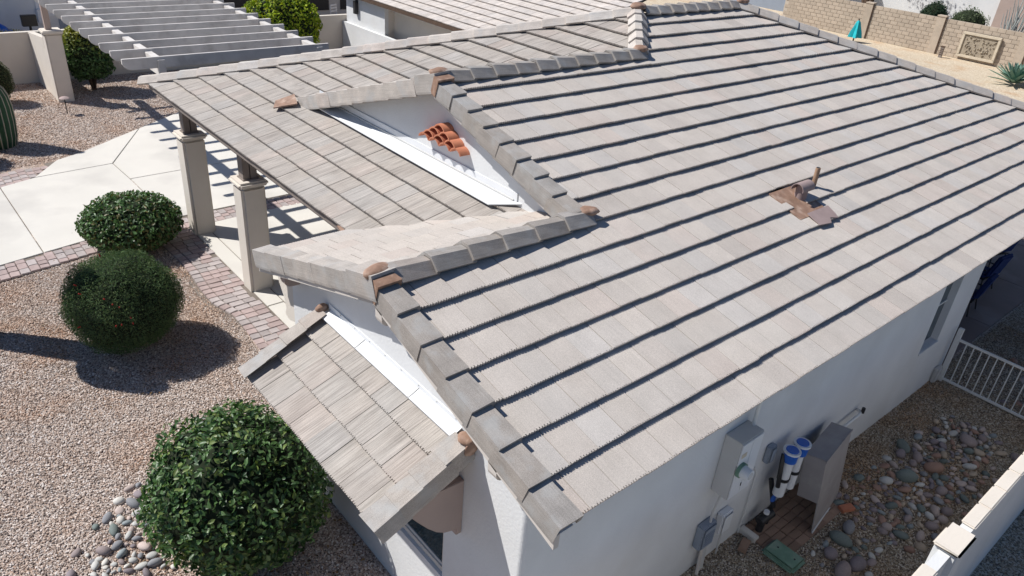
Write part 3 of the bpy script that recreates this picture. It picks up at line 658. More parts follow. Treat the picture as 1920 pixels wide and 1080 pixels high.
# terracotta half pipes in the second gable
tube_v = []; rise_, hw, th = .07, .112, .016
def halfpipe():
    mb = MB(); na = 9; Rr = (hw*hw+rise_*rise_)/(2*rise_); a0 = math.asin(hw/Rr)
    out = [(Rr*math.sin(t), Rr*math.cos(t)-Rr+rise_) for t in [a0-2*a0*i/na for i in range(na+1)]]
    inn = [(q*(Rr-th)/Rr, (z_+Rr-rise_)*(Rr-th)/Rr-Rr+rise_) for q, z_ in out]
    ring = out+inn[::-1]; mb.prism([(0, a, b) for a, b in ring], (.2, 0, 0)); return mb
hp = halfpipe().build('clay_half_pipe', M['clay'], house, smooth=True)
first = True
for row in range(4):
    for k in range(4-row):
        o = hp if first else link('clay_half_pipe', hp.data, house); first = False
        o.location = (X2-.15+random.uniform(-.006, .006), 4.855+(k-(3-row)/2)*.222, 3.36+row*.066)
# porch header beam, posts, columns
box('header_beam', M['post'], house, 1.5, 1.72, 5.0, 11.85, 2.12, 2.4)
for yy in (8.86, 11.5):
    cx0, cx1 = 1.43, 1.84
    colm = box('column', M['stucco_tan'], house, cx0, cx1, yy, yy+.40, G-.1, 1.54, .045, True)
    box('column_cap', M['stucco_tan'], colm, cx0-.045, cx1+.045, yy-.045, yy+.445, 1.541, 1.64, .035, True)
    for q in (0, 1):
        box('post', M['post'], colm, cx0+.09+q*.125, cx0+.20+q*.125, yy+.10, yy+.30, 1.641, 2.119, .006)
    box('post_base', M['post'], colm, cx0+.07, cx1-.07, yy+.08, yy+.32, 1.6401, 1.66)
# roof vents
vent = MB().tube([(VX+.08, VY-.03, zP(VY)-.06), (VX+.08, VY-.03, zP(VY)+.13)], .075, 16).build('roof_vent', M['hood'], house, smooth=True)
mb = MB(); n = 14
ring = [(.1*math.cos(t), .1*math.sin(t)) for t in [math.pi*1.08*i/n-.12 for i in range(n+1)]]
V = [];
for xx in (-.13, .14):
    for k_, rr in ((0, .85), (1, .76)):
        for a, b_ in ring: V.append((VX+.08+xx, VY-.03+a*rr, zP(VY)+.085+b_*rr))
m_ = n+1; F = []
for i in range(n): F += [(i, i+1, 2*m_+i+1, 2*m_+i), (m_+i, 3*m_+i, 3*m_+i+1, m_+i+1), (i, m_+i, m_+i+1, i+1), (2*m_+i, 2*m_+i+1, 3*m_+i+1, 3*m_+i)]
mb.add(V, F).build('vent_hood', M['hood'], vent, smooth=True)
sl = [(VX-.34, VY-.32), (VX+.27, VY-.32), (VX+.27, VY+.16), (VX-.34, VY+.16)]
MB().prism([(a, b_, zP(b_)-.028) for a, b_ in sl], (0, 0, .01)).build('vent_flashing', M['brown'], vent)
sl = [(VX-.20, VY-.50), (VX+.02, VY-.53), (VX+.1, VY-.46), (VX+.22, VY-.50), (VX+.26, VY-.45), (VX+.30, VY-.30), (VX-.18, VY-.30)]
MB().prism([(a, b_, zP(b_)+.004) for a, b_ in sl], (0, 0, .01)).build('vent_flashing', M['hood'], vent)
PX, PY = 6.13, 1.86
pv_ = MB().tube([(PX, PY, zP(PY)-.05), (PX, PY, zP(PY)+.22)], .032, 12).build('vent_pipe', M['pipe_brown'], house, smooth=True)
MB().tube([(PX, PY, zP(PY)+.221), (PX, PY, zP(PY)+.224)], .024, 12).build('pipe_mouth', M['black_p'], pv_)
MB().prism([(PX-.1, PY-.02, zP(PY)-.0), (PX-.02, PY-.04, zP(PY)-.0), (PX-.04, PY+.06, zP(PY)+.03), (PX-.14, PY+.09, zP(PY)+.035)], (0, 0, .006)).build('pipe_gap_shade', M['black_p'], pv_)  # black sheet on the tiles, standing for shade in a gap

# ------------------------------------------------------------------ services on the side wall
def pnl():
    t = thing('electric_panel', 'tall grey electric service panel with round glass meter on the shaded side wall', 'electric panel', (2.78, W, 1.0))
    def B(name, m, x0, x1_, y0, y1_, z0, z1_, be=.004): return MB().box(x0-2.78, x1_-2.78, y0-W, y1_-W, z0-1, z1_-1).build(name, m, t, be)
    a, b, z0, z1_ = 2.93, 3.32, .84, 1.60
    B('cabinet', M['metal_grey'], a, b, .30, W-.003, z0, z1_)
    B('door', M['white_p'], a+.012, a+.19, .286, .299, z0+.01, z1_-.015); B('door', M['white_p'], a+.196, b-.012, .286, .299, z0+.01, z1_-.015)
    B('latch', M['black_p'], a+.175, a+.188, .278, .2855, z0+.12, z0+.17); B('warning_tag', M['castst'], a+.03, a+.12, .2835, .2855, z1_-.2, z1_-.14)
    MB().tube([(.22, .287-W, .25), (.22, .25-W, .25)], .085, 18).build('meter_ring', M['green_box'], t, smooth=True)
    d = MB().tube([(.22, .255-W, .25), (.22, .16-W, .25)], [.07, .066], 18).build('meter_dome', M['white_p'], t, smooth=True)
    MB().tube([(.22, .159-W, .25), (.22, .157-W, .25)], .045, 14).build('dial', M['metal_grey'], d)
    MB().tube([(b-2.80, .42-W, z1_-1-.003), (b-2.80, .42-W, 1.5)], .022, 10).build('conduit', M['gate'], t, smooth=True)
    MB().tube([(a-2.78+.12, .42-W, z0-1+.003), (a-2.70, .44-W, -.5), (a-2.68, .42-W, G-1)], .014, 8).build('conduit', M['metal_grey'], t, smooth=True)
pnl()
def ubox(name, label, cat, x, y, z, w_, d, h, m, lid=None, extra=None):
    t = thing(name, label, cat, (x, y, z))
    MB().box(-w_/2, w_/2, -d, -.002, 0, h).build('housing', M[m], t, .012, True)
    MB().box(-w_/2+.02, w_/2-.02, -d-.014, -d-.001, .02, h-.02).build('cover', M[lid or m], t, .008, True)
    return t
t = ubox('phone_box', 'blue grey ribbed plastic cable box low on the side wall near the house corner', 'cable box', 2.98, W, .02, .24, .1, .34, 'bluegrey')
for k in range(6): MB().box(-.08, .08, -.122, -.115, .06+k*.035, .075+k*.035).build('rib', M['bluegrey'], t)
MB().tube([(.02, -.06, 0), (.03, -.06, -.25), (-.02, -.1, -.42)], .02, 8).build('conduit', M['trim'], t, smooth=True)
MB().tube([(.07, -.04, 0), (.10, -.05, -.2), (.10, -.06, -.42)], .03, 8).build('conduit', M['metal_grey'], t, smooth=True)
t = ubox('disconnect_box', 'small white junction box under the electric panel', 'junction box', 3.34, W, .02, .2, .09, .3, 'white_p')
MB().tube([(.04, -.045, 0), (.05, -.05, -.42)], .011, 8).build('conduit', M['metal_grey'], t, smooth=True)
ubox('bell_box', 'small blue grey weatherproof box on the side wall right of the electric panel', 'junction box', 4.02, W, .68, .13, .07, .24, 'bluegrey')
t = thing('ground_rod', 'thin metal ground wire running down the side wall beside the panel', 'wire', (3.88, W-.02, G)); MB().tube([(0, 0, 0), (0, 0, .95), (-.1, 0, 1.1)], .008, 6).build('wire', M['gate'], t)
# water treatment cover
t = thing('equipment_cover', 'large taupe sheet metal cover with open bottom standing over the water filters', 'metal cover', (4.607, -.085, G+.02))
t.rotation_euler = (-.127, .037, .15)
Wc, Dc, Hc, Sc = .883, .252, 1.054, .438
MB().box(0, Wc, 0, Dc, Hc-.012, Hc).build('lid', M['cab'], t, .004)
MB().box(0, .012, .0125, Dc, Sc, Hc-.0125).build('side_panel', M['cab'], t)
MB().box(Wc-.012, Wc, .0125, Dc, Sc, Hc-.0125).build('side_panel', M['cab'], t)
MB().box(0, Wc, 0, .012, .0, Hc-.0125).build('front_panel', M['cab'], t)
MB().box(-.008, Wc+.008, -.012, -.0005, -.01, .025).build('lip', M['gate'], t)
MB().box(-.01, Wc+.01, -.01, -.0005, Hc-.03, Hc+.002).build('lip', M['cab'], t)
def filt(x, y, label):
    t = thing('water_filter', label, 'water filter', (x, y, G), 'water filters on the side wall')
    MB().tube([(0, 0, .62), (0, 0, 1.12)], .062, 18).build('canister', M['white_p'], t, smooth=True)
    MB().tube([(0, 0, 1.121), (0, 0, 1.25)], [.08, .085], 18).build('head', M['blue_p'], t, smooth=True)
    MB().tube([(0, 0, 1.251), (0, 0, 1.275)], [.1, .1], 20).build('rim', M['white_p'], t, smooth=True)
    MB().tube([(0, 0, 1.276), (0, 0, 1.285)], [.075, .07], 20).build('bowl', M['blue_p'], t, smooth=True)
    MB().tube([(0, 0, .60), (0, 0, .82)], .066, 18).build('sleeve', M['white_p'], t, smooth=True)
    MB().tube([(0, 0, .83), (0, 0, .87)], .072, 18).build('band', M['black_p'], t, smooth=True)
    MB().tube([(-.07, .0, .75), (-.1, .03, 1.1), (-.05, .06, 1.2)], .028, 8).build('hose', M['black_p'], t, smooth=True)
    return t
filt(4.20, .30, 'blue topped white water filter nearest the electric panel'); filt(4.42, .30, 'second blue topped water filter half hidden behind the metal cover')
t = thing('pump', 'black backflow valve with pipes on the brick pad below the filters', 'valve', (4.1, .34, G))
MB().tube([(0, 0, .0), (.02, 0, .16), (.06, -.02, .24)], .045, 10).build('body', M['black_p'], t, smooth=True)
MB().tube([(-.06, 0, .2), (.16, -.02, .24)], .06, 12).build('body', M['black_p'], t, smooth=True)
MB().tube([(.04, -.01, .29), (.04, -.01, .325)], .035, 12).build('knob', M['white_p'], t, smooth=True)
MB().tube([(.15, 0, .05), (.16, 0, .35), (.12, .02, .6)], .026, 8).build('pipe', M['black_p'], t, smooth=True)
MB().tube([(.2, 0, .3), (.1, .04, .6), (.08, .08, .75)], .03, 8).build('pipe', M['black_p'], t, smooth=True)
MB().box(-.03, .03, -.02, .02, .45, .85).build('handle', M['blue_p'], t, .008).rotation_euler = (0, .25, 0)
t = thing('pvc_pipe', 'white water pipe with hose bib sticking out of the side wall beyond the metal cover', 'pipe', (6.0, W, .33))
MB().tube([(-.75, -.1, -.02), (.3, -.1, .03), (.36, -.06, .03), (.4, 0, 0)], .02, 10).build('pipe', M['gate'], t, smooth=True)
MB().tube([(.36, -.1, .02), (.36, -.1, .1)], .025, 8).build('bib', M['black_p'], t, smooth=True)
# brick pad
pad = tag(MB().box(3.92, 5.35, -.12, .48, G-.05, G+.002).build('brick_pad', M['joint']), kind='structure')
me0 = MB().box(-.098, .098, -.047, .047, -.04, 0).build('brick', M['brickpad'], pad, .004); first = True
for i in range(7):
    for j in range(6):
        o = me0 if first else link('brick', me0.data, pad); first = False
        o.location = (4.02+i*.2+random.gauss(0, .003)+(.1 if j % 2 else 0)*0, -.07+j*.1, G+.022+random.uniform(-.004, .004)); o.rotation_euler = (0, 0, random.gauss(0, .02))
def brick1(x, y, rz, label, m):
    o = MB().box(-.098, .098, -.05, .05, 0, .06).build('loose_brick', M[m], None, .005); o.location = (x, y, G); o.rotation_euler.z = rz; tag(o, label, 'brick')
brick1(3.74, .30, .3, 'single tan brick lying alone on gravel by the ground wire', 'brickpad'); brick1(5.35, -.14, -.4, 'red brick at the far corner of the brick pad', 'clay')
o = MB().box(3.9, 3.99, .26, .49, G-.02, G+.06).build('curb_block', M['concrete'], None, .008); tag(o, 'pale concrete edging block against the wall at the brick pad', 'edging block')
# irrigation valve box
t = thing('valve_box', 'green plastic irrigation valve box lid set in the gravel by the brick pad', 'valve box', (3.98, -.08, G))
MB().prism([(-.16, -.21, 0), (.16, -.21, 0), (.16, .21, 0), (-.16, .21, 0)], (0, 0, .07)).build('body', M['green_box'], t, .03, True)
MB().prism([(-.125, -.185, .0705), (.125, -.185, .0705), (.125, .185, .0705), (-.125, .185, .0705)], (0, 0, .012)).build('lid', M['green_box'], t, .01, True)
for yy in (-.12, .1): MB().tube([(0.02, yy, .083), (0.02, yy, .086)], .012, 8).build('bolt', M['black_p'], t)

# ------------------------------------------------------------------ garden wall on the right
gw = thing('garden_wall', 'stuccoed boundary wall with sunlit cream cap at the lower right edge', 'wall', (3.7, -1.52, G))
def Bw(name, m, x0, x1_, y0, y1_, z0, z1_, be=.0): return MB().box(x0-3.7, x1_-3.7, y0+1.52, y1_+1.52, z0-G, z1_-G).build(name, M[m], gw, be, True)
Bw('wall', 'stucco', -2, 9.4, -1.57, -1.47, G-.2, 1.37, 0)
xx = -2.0
while xx < 9.3:
    if not (3.3 < xx+.2 < 3.95): Bw('cap_block', 'stucco_tan', xx+.003, min(9.4, xx+.395), -1.585, -1.455, 1.3705, 1.40, .012)
    xx += .4
Bw('pilaster', 'stucco', 3.50, 3.86, -1.62, -1.42, G-.2, 1.39, .012); Bw('pilaster_cap', 'stucco_tan', 3.47, 3.89, -1.64, -1.40, 1.3905, 1.43, .02)
# white gate
gt = thing('gate', 'white painted metal gate of thin vertical bars across the side yard', 'gate', (9.47, .4, G))
def Bg(name, x0, x1_, y0, y1_, z0, z1_): return MB().box(x0, x1_, y0, y1_, z0, z1_).build(name, M['gate'], gt, .003)
Bg('post', -.035, .035, -.03, .04, 0, 1.0); Bg('rail', -.015, .015, -1.85, -.031, .78, .82); Bg('rail', -.015, .015, -1.85, -.031, .03, .07)
for k in range(15): Bg('bar', -.008, .008, -.115*(k+1)-.04, -.115*(k+1)-.024, .0705, .7795)
Bg('post', -.035, .035, -1.92, -1.851, 0, 1.0)
o = MB().box(9.25, 9.45, .42, .497, G, G+.28).build('utility_cover', M['metal_grey'], None, .02); tag(o, 'small grey utility cover at the foot of the wall beside the gate', 'utility cover')
# patio and its furniture
pt = tag(MB().box(9.7, 24, .58, 4.15, G-.06, G+.0).build('patio', M['joint']), kind='structure')
for a in range(6):
    for b0, b1 in ((.58, 2.05), (2.06, 4.15)):
        MB().box(9.7+a*2.4+.006, 9.7+(a+1)*2.4-.006, b0+.005, b1-.005, G, G+.03).build('slab', M['patio'], pt, .006)
def chair(x, y, rz, label):
    t = thing('patio_chair', label, 'chair', (x, y, G+.03), 'navy cushioned patio chairs', rz)
    for sx in (-1, 1):
        for sy in (-1, 1): MB().tube([(sx*.2, sy*.18, .3), (sx*.24, sy*.24, 0)], .014, 6).build('leg', M['black_p'], t)
        MB().tube([(sx*.25, -.2, .3), (sx*.27, -.22, .48), (sx*.26, .2, .5)], .013, 6).build('arm', M['black_p'], t)
    MB().box(-.24, .24, -.22, .22, .29, .32).build('frame', M['black_p'], t)
    MB().box(-.23, .23, -.22, .2, .3205, .41).build('seat', M['navy'], t, .03, True)
    b = MB().box(-.23, .23, -.04, .05, 0, .5).build('backrest', M['navy'], t, .03, True); b.location = (0, .22, .38); b.rotation_euler = (-.25, 0, 0)
    return t
for k, (x, y, r_) in enumerate([(11.2, 1.35, 3.5), (12.3, 1.25, 3.2), (13.6, 1.45, 3.0), (15.1, 1.75, 2.8)]):
    chair(x, y, r_, ['navy cushioned patio chair closest to the white gate', 'second navy patio chair behind the gate, under the eave', 'third navy patio chair along the patio, under the eave', 'farthest navy patio chair at the right picture edge'][k])
t = thing('patio_table', 'dark patio table among the navy chairs under the eave', 'table', (12.4, 2.3, G+.03)); MB().tube([(0, 0, .5), (0, 0, .54)], .6, 24).build('tabletop', M['black_p'], t)
for k in range(4): MB().tube([(.4*math.cos(k*1.57), .4*math.sin(k*1.57), .5), (.5*math.cos(k*1.57), .5*math.sin(k*1.57), 0)], .02, 6).build('leg', M['black_p'], t)

# ------------------------------------------------------------------ river stones
def stone_mesh(seed):
    bm = bmesh.new(); bmesh.ops.create_icosphere(bm, subdivisions=2, radius=1); r = random.Random(seed)
    off = Vector((r.uniform(0, 99), r.uniform(0, 99), 0)); ax = r.uniform(.6, .95); az = r.uniform(.4, .65)
    for v in bm.verts:
        d = 1+.22*noise.noise(v.co*.9+off); v.co = Vector((v.co.x, v.co.y*ax, v.co.z*az))*d
    me = bpy.data.meshes.new('stone'); bm.to_mesh(me); bm.free(); me.polygons.foreach_set('use_smooth', [True]*len(me.polygons)); return me
SM = {}
ORD = {}
def stone(x, y, r, colr, group, lab=None, rz=None):
    k = random.randrange(7); key = (k, colr)
    if key not in SM: me = stone_mesh(k*13+5); me.materials.append(M['c_'+colr]); SM[key] = me
    o = link('river_stone', SM[key]); o.scale = (r, r*random.uniform(.85, 1), r*random.uniform(.85, 1.15)); o.location = (x, y, G+r*.3)
    o.rotation_euler = (random.gauss(0, .2), random.gauss(0, .2), random.uniform(0, 6.28) if rz is None else rz)
    if lab is None:
        size = 'small' if r < .047 else 'medium' if r < .07 else 'large'
        if x > 2.5:
            zone = 'beside the metal cover' if x < 5.4 and y < -.2 else 'beyond the gate bars' if x > 9.5 else 'just past the metal cover' if x < 6.3 else 'halfway along the side yard' if x < 7.5 else 'at the gate end'
            side = 'on the house side' if y > -.25 else 'on the garden wall side' if y < -.6 else 'in the middle'
        else:
            zone = 'left of the glossy shrub'; side = 'at the upper tip' if y > 4.8 else 'by the bottom edge' if y < 4.25 else 'halfway down'
        lab = f'{size} {colr} river stone {zone}, {side}'
    tag(o, lab, 'stone', lab.replace('stone ', 'stones ', 1) if ORD.setdefault(lab, 0) or True else None); ORD[lab] += 1
placed = []
def try_place(x, y, r, k=.74):
    for a, b, q in placed:
        if (a-x)**2+(b-y)**2 < (k*(r+q))**2: return False
    placed.append((x, y, r)); return True
big = [(4.80, -.36, .15, 'dark grey green', 'largest dark green stone in front of the metal cover'), (5.07, -.32, .12, 'slate grey', 'oval slate grey stone just beyond the large green one by the metal cover'),
       (4.50, -.40, .11, 'dusky purple', 'dusky purple stone between the valve box and the large green stone'), (4.36, -.62, .15, 'mauve', 'big mauve stone at the bottom edge beside the valve box'),
       (4.60, -.68, .15, 'dusky purple', 'big dark purple stone at the bottom edge of the side yard'), (6.6, -.34, .15, 'dark grey green', 'large dark stone in the middle of the side yard stones'),
       (7.2, -.02, .13, 'dark grey green', 'large flat green stone at the wall side of the stone bed'), (7.1, -.5, .14, 'rust brown', 'large rust red stone toward the gate'),
       (8.15, -.55, .14, 'mauve', 'large mauve stone nearest the gate'), (5.5, -.78, .10, 'dark grey green', 'dark oval stone lying apart near the garden wall')]
for x, y, r, cl, lab in big: try_place(x, y, r); stone(x, y, r, cl, '', lab)
keys = list(CB)[:-1]; wts = [2, 2, 3, 3, 3, 2, 2, 2, 1]
def fillst(N_, fn, rs, tries, ks, ww=None):
    n = 0
    for _ in range(tries):
        if n >= N_: break
        x, y = fn(); r = random.choice(rs)*random.uniform(.9, 1.15)
        if try_place(x, y, r): stone(x, y, r, random.choices(ks, ww)[0], ''); n += 1
def bed():
    t = random.random(); yc = -.38-.10*math.sin(t*3)-.1*t
    return 5.35+t*3.3, yc+max(-.62, min(.52, random.gauss(0, .22 if t < .75 else .17)))
fillst(225, bed, (.04, .05, .06, .072, .088), 16000, keys, wts)
fillst(24, lambda: (random.uniform(4.25, 5.6), random.uniform(-.85, -.25)), (.04, .05, .07), 3000, keys, wts)
fillst(26, lambda: (random.uniform(9.7, 12.3), min(-.15, random.gauss(-.7, .25))), (.07, .09, .11), 3000, keys, wts)
lk = ['slate grey', 'slate grey', 'mauve', 'dusky purple', 'pinkish', 'pale grey', 'pale grey', 'blue grey', 'dark grey green', 'cream white']
for x, y, r, cl, lab in [(-1.66, 5.02, .10, 'slate grey', 'largest smooth grey stone beside the glossy shrub'), (-2.12, 4.50, .09, 'mauve', 'round maroon stone at the left of the small stone swale'),
                         (-1.95, 4.74, .09, 'dark grey green', 'oval dark green stone at the left of the small stone swale'), (-1.98, 4.36, .08, 'blue grey', 'blue green stone in the small stone swale'),
                         (-1.76, 4.32, .09, 'pinkish', 'pink stone near the foot of the glossy shrub')]:
    try_place(x, y, r); stone(x, y, r, cl, '', lab)
def swale():
    t = random.random()**.8; a = random.gauss(0, (.03+.16*min(1, t*1.5)))
    return -1.55-.55*t+a*.85, 5.35-1.35*t-a*.5
fillst(66, swale, (.035, .045, .055, .065, .075), 9000, lk)

# ------------------------------------------------------------------ plants
def leaf_cloud(C, Rr, N_, size, aspect, cols, outn=.8, shell=(.82, 1.0), flat=None, seed=0, bottom=-.9, curl=.2, topcol=None, lumpy=.08):
    """leaves over an ellipsoid: returns V (n*6,3), F, colours"""
    r = np.random.default_rng(seed); d = r.normal(size=(N_*2, 3)); d /= np.linalg.norm(d, axis=1)[:, None]; d = d[d[:, 2] > bottom][:N_]; n = len(d)
    lm = np.array([noise.noise(Vector(tuple(q*2.2))+Vector((seed, 1, 2)))+.5*noise.noise(Vector(tuple(q*5))+Vector((seed, 1, 2))) for q in d])
    rad = r.uniform(*shell, n)+lm*lumpy
    P = d*rad[:, None]*np.array(Rr)+np.array(C)
    nn = d/np.array(Rr); nn /= np.linalg.norm(nn, axis=1)[:, None]
    z = nn*outn+r.normal(size=(n, 3))*(1-outn)*1.1+np.array([0, 0, .25]); z /= np.linalg.norm(z, axis=1)[:, None]
    t = r.normal(size=(n, 3)); t -= z*(t*z).sum(1)[:, None]; t /= np.linalg.norm(t, axis=1)[:, None]; b = np.cross(z, t)
    L_ = size*r.uniform(.65, 1.25, n); Wd = L_*aspect
    def pt(u, v, h): return P+t*(u*L_)[:, None]+b*(v*Wd)[:, None]+z*(h*L_)[:, None]
    V = np.stack([pt(-.5, 0, 0), pt(-.12, .5, .06), pt(.22, .4, .04), pt(.5, 0, -curl), pt(.22, -.4, .04), pt(-.12, -.5, .06), pt(-.12, 0, -.06), pt(.22, 0, -.08)], 1)
    F = np.array([(0, 6, 1, 1), (6, 7, 2, 1), (7, 3, 2, 2), (0, 5, 6, 6), (5, 4, 7, 6), (4, 3, 7, 7)])
    quads = np.array([(6, 7, 2, 1), (5, 4, 7, 6)]); tris = np.array([(0, 6, 1), (7, 3, 2), (0, 5, 6), (4, 3, 7)])
    T = np.array([(0, 6, 1), (6, 7, 2), (6, 2, 1), (7, 3, 2), (0, 5, 6), (5, 4, 7), (5, 7, 6), (4, 3, 7)])
    FF = (np.arange(n)*8)[:, None, None]+T[None]; cc = np.array(cols)[r.integers(0, len(cols), n)]*r.uniform(.75, 1.25, n)[:, None]
    if topcol is not None:  # yellow green towards the top: sunlight put into the leaf colour
        k = np.clip((d[:, 2]-.15)*1.5+r.normal(size=n)*.25, 0, 1)[:, None]; cc = cc*(1-k)+np.array(topcol)*k*r.uniform(.8, 1.2, n)[:, None]
    return V, T, FF, cc, P
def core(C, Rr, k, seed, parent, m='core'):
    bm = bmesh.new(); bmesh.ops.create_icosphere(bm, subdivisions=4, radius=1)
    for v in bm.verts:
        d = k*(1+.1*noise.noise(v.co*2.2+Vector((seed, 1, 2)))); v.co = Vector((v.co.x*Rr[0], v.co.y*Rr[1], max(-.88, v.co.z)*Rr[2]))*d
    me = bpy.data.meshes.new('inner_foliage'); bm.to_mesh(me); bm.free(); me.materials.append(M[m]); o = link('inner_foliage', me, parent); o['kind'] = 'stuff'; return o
def trunks(parent, h, spread, n_=5, r=.03):
    for k in range(n_):
        a = k*6.28/n_+random.random(); MB().tube([(0.03*math.cos(a), .03*math.sin(a), -.05), (spread*.4*math.cos(a), spread*.4*math.sin(a), h*.5), (spread*math.cos(a), spread*math.sin(a), h)], [r, r*.8, r*.5], 6).build('trunk', M['bark'], parent, smooth=True)
def shrub(label, cat, loc, Rr, N_, size, aspect, cols, seed, nleaf=0, m='leaf', name='shrub', lift=1., **kw):
    t = thing(name, label, cat, (loc[0], loc[1], loc[2])); cz = Rr[2]*lift; C = (0, 0, cz)
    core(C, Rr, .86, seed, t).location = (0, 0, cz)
    V, T, FF, cc, P = leaf_cloud(C, Rr, N_, size, aspect, cols, seed=seed, **kw); n = len(V)
    V[..., 2] = np.maximum(V[..., 2], .01)
    idx = np.arange(n)
    if nleaf:
        cam = np.array(CAM)-np.array(loc); v = cam-P; dist = np.linalg.norm(v, axis=1); outward = ((P-np.array(C))*v).sum(1)/dist
        area = np.where(outward > .2*max(Rr), 1/dist**2*np.linalg.norm(V[:, 3]-V[:, 0], axis=1)**2*np.linalg.norm((P-np.array(C))/np.array(Rr), axis=1)**6, 0); order = np.argsort(-area); ind = order[:nleaf]; rest = order[nleaf:]
        for i in ind:
            o = npmesh('leaf', V[i]-P[i], T, M[m], np.repeat(cc[i][None], 8, 0), t); o.location = tuple(P[i])
    else: rest = idx
    o = npmesh('foliage', V[rest].reshape(-1, 3), ((np.arange(len(rest))*8)[:, None, None]+T[None]).reshape(-1, 3), M[m], np.repeat(cc[rest], 8, 0), t); o['kind'] = 'stuff'
    trunks(t, cz*.5, Rr[0]*.3); return t
DG = [(.075, .15, .045), (.09, .175, .055), (.06, .12, .04), (.12, .20, .075), (.045, .09, .03)]
shrub('big round clipped shrub with broad glossy leaves at the bottom edge beside the awning', 'shrub', (-.86, 3.72, G), (.93, .93, .86), 8200, .072, .5, DG+[(.16, .22, .06), (.03, .07, .025)], 11, nleaf=290, outn=.55, lift=.97, shell=(.84, 1.01), lumpy=.15)
shrub('flattened clipped shrub with glossy leaves standing on the paver edge by the driveway', 'shrub', (.37, 11.7, G), (.91, .91, .50), 5200, .078, .52, DG+[(.13, .12, .04)], 12, outn=.6, lift=1.0, shell=(.84, 1.0))
fine = shrub('dense dark round shrub of fine needle leaves dotted with a few red blooms', 'shrub', (-.68, 8.40, G), (.82, .82, .76), 30000, .04, .2, [(.10, .16, .07), (.12, .19, .075), (.075, .13, .06), (.14, .19, .075)], 13, m='leaf_dull', outn=.4, lift=1.0, shell=(.85, 1.0), lumpy=.09)
r_ = np.random.default_rng(5)
for k in range(14):
    d = r_.normal(size=3); d[0] = -abs(d[0])*.7; d[1] -= .6; d[2] = abs(d[2])*.9; d /= np.linalg.norm(d); p = d*np.array((.83, .83, .77))+np.array((0, 0, .76))
    mb = MB(); mb.tube([tuple(p-d*.02), tuple(p+d*.02)], [.012, .008], 5)
    if 'red' not in M: M['red'] = mat('red bloom', (.45, .04, .03), .8)
    mb.build('bloom', M['red'], fine)
shrub('dark leafy shrub with sunlit crown painted yellow green behind the cream pergola pillar', 'shrub', (2.5, 22.7, G), (.70, .70, .92), 5200, .09, .5, DG, 14, outn=.5, lift=1.18, topcol=(.30, .30, .04), lumpy=.16, bottom=-.8)
shrub('bright yellow green bush behind the far end of the pergola', 'shrub', (8.55, 22.6, G), (1.35, 1.1, 1.25), 6500, .12, .5, [(.32, .40, .03), (.25, .36, .03), (.40, .44, .05), (.12, .19, .02)], 15, m='leaf_dull', outn=.45, lift=1.15, lumpy=.16)
shrub('round grey green shrub at the left edge beyond the barrel cactus', 'shrub', (-.0, 22.3, G), (.45, .45, .62), 4000, .05, .3, [(.08, .12, .05), (.1, .13, .06), (.13, .12, .06)], 16, m='leaf_dull', outn=.4)
V, T, FF, cc, P = leaf_cloud((0, 0, 0), (1, 1, .001), 520, .045, .5, [(.22, .13, .06), (.3, .2, .1), (.12, .08, .04)], seed=61, outn=.8, shell=(.9, 1.0))
rr_ = np.random.default_rng(8); n = len(V); cen = np.array([(-.86, 3.72), (-.68, 8.4), (.37, 11.7), (.0, 2.6)])[rr_.integers(0, 4, n)]; th_ = rr_.uniform(0, 6.28, n); rd = .75+np.abs(rr_.normal(0, .45, n))
pos = np.c_[cen[:, 0]+rd*np.cos(th_), cen[:, 1]+rd*np.sin(th_), np.full(n, G+.02)]; okm = (pos[:, 0] < .15)
V = V-P[:, None]+pos[:, None]; V = V[okm]; cc = cc[okm]; n = len(V)
o = npmesh('leaf_litter', V.reshape(-1, 3), ((np.arange(n)*8)[:, None, None]+T[None]).reshape(-1, 3), M['leaf_dull'], np.repeat(cc, 8, 0)); tag(o, 'scattered dry brown leaves on the gravel round the clipped shrubs', 'leaf litter', kind='stuff')
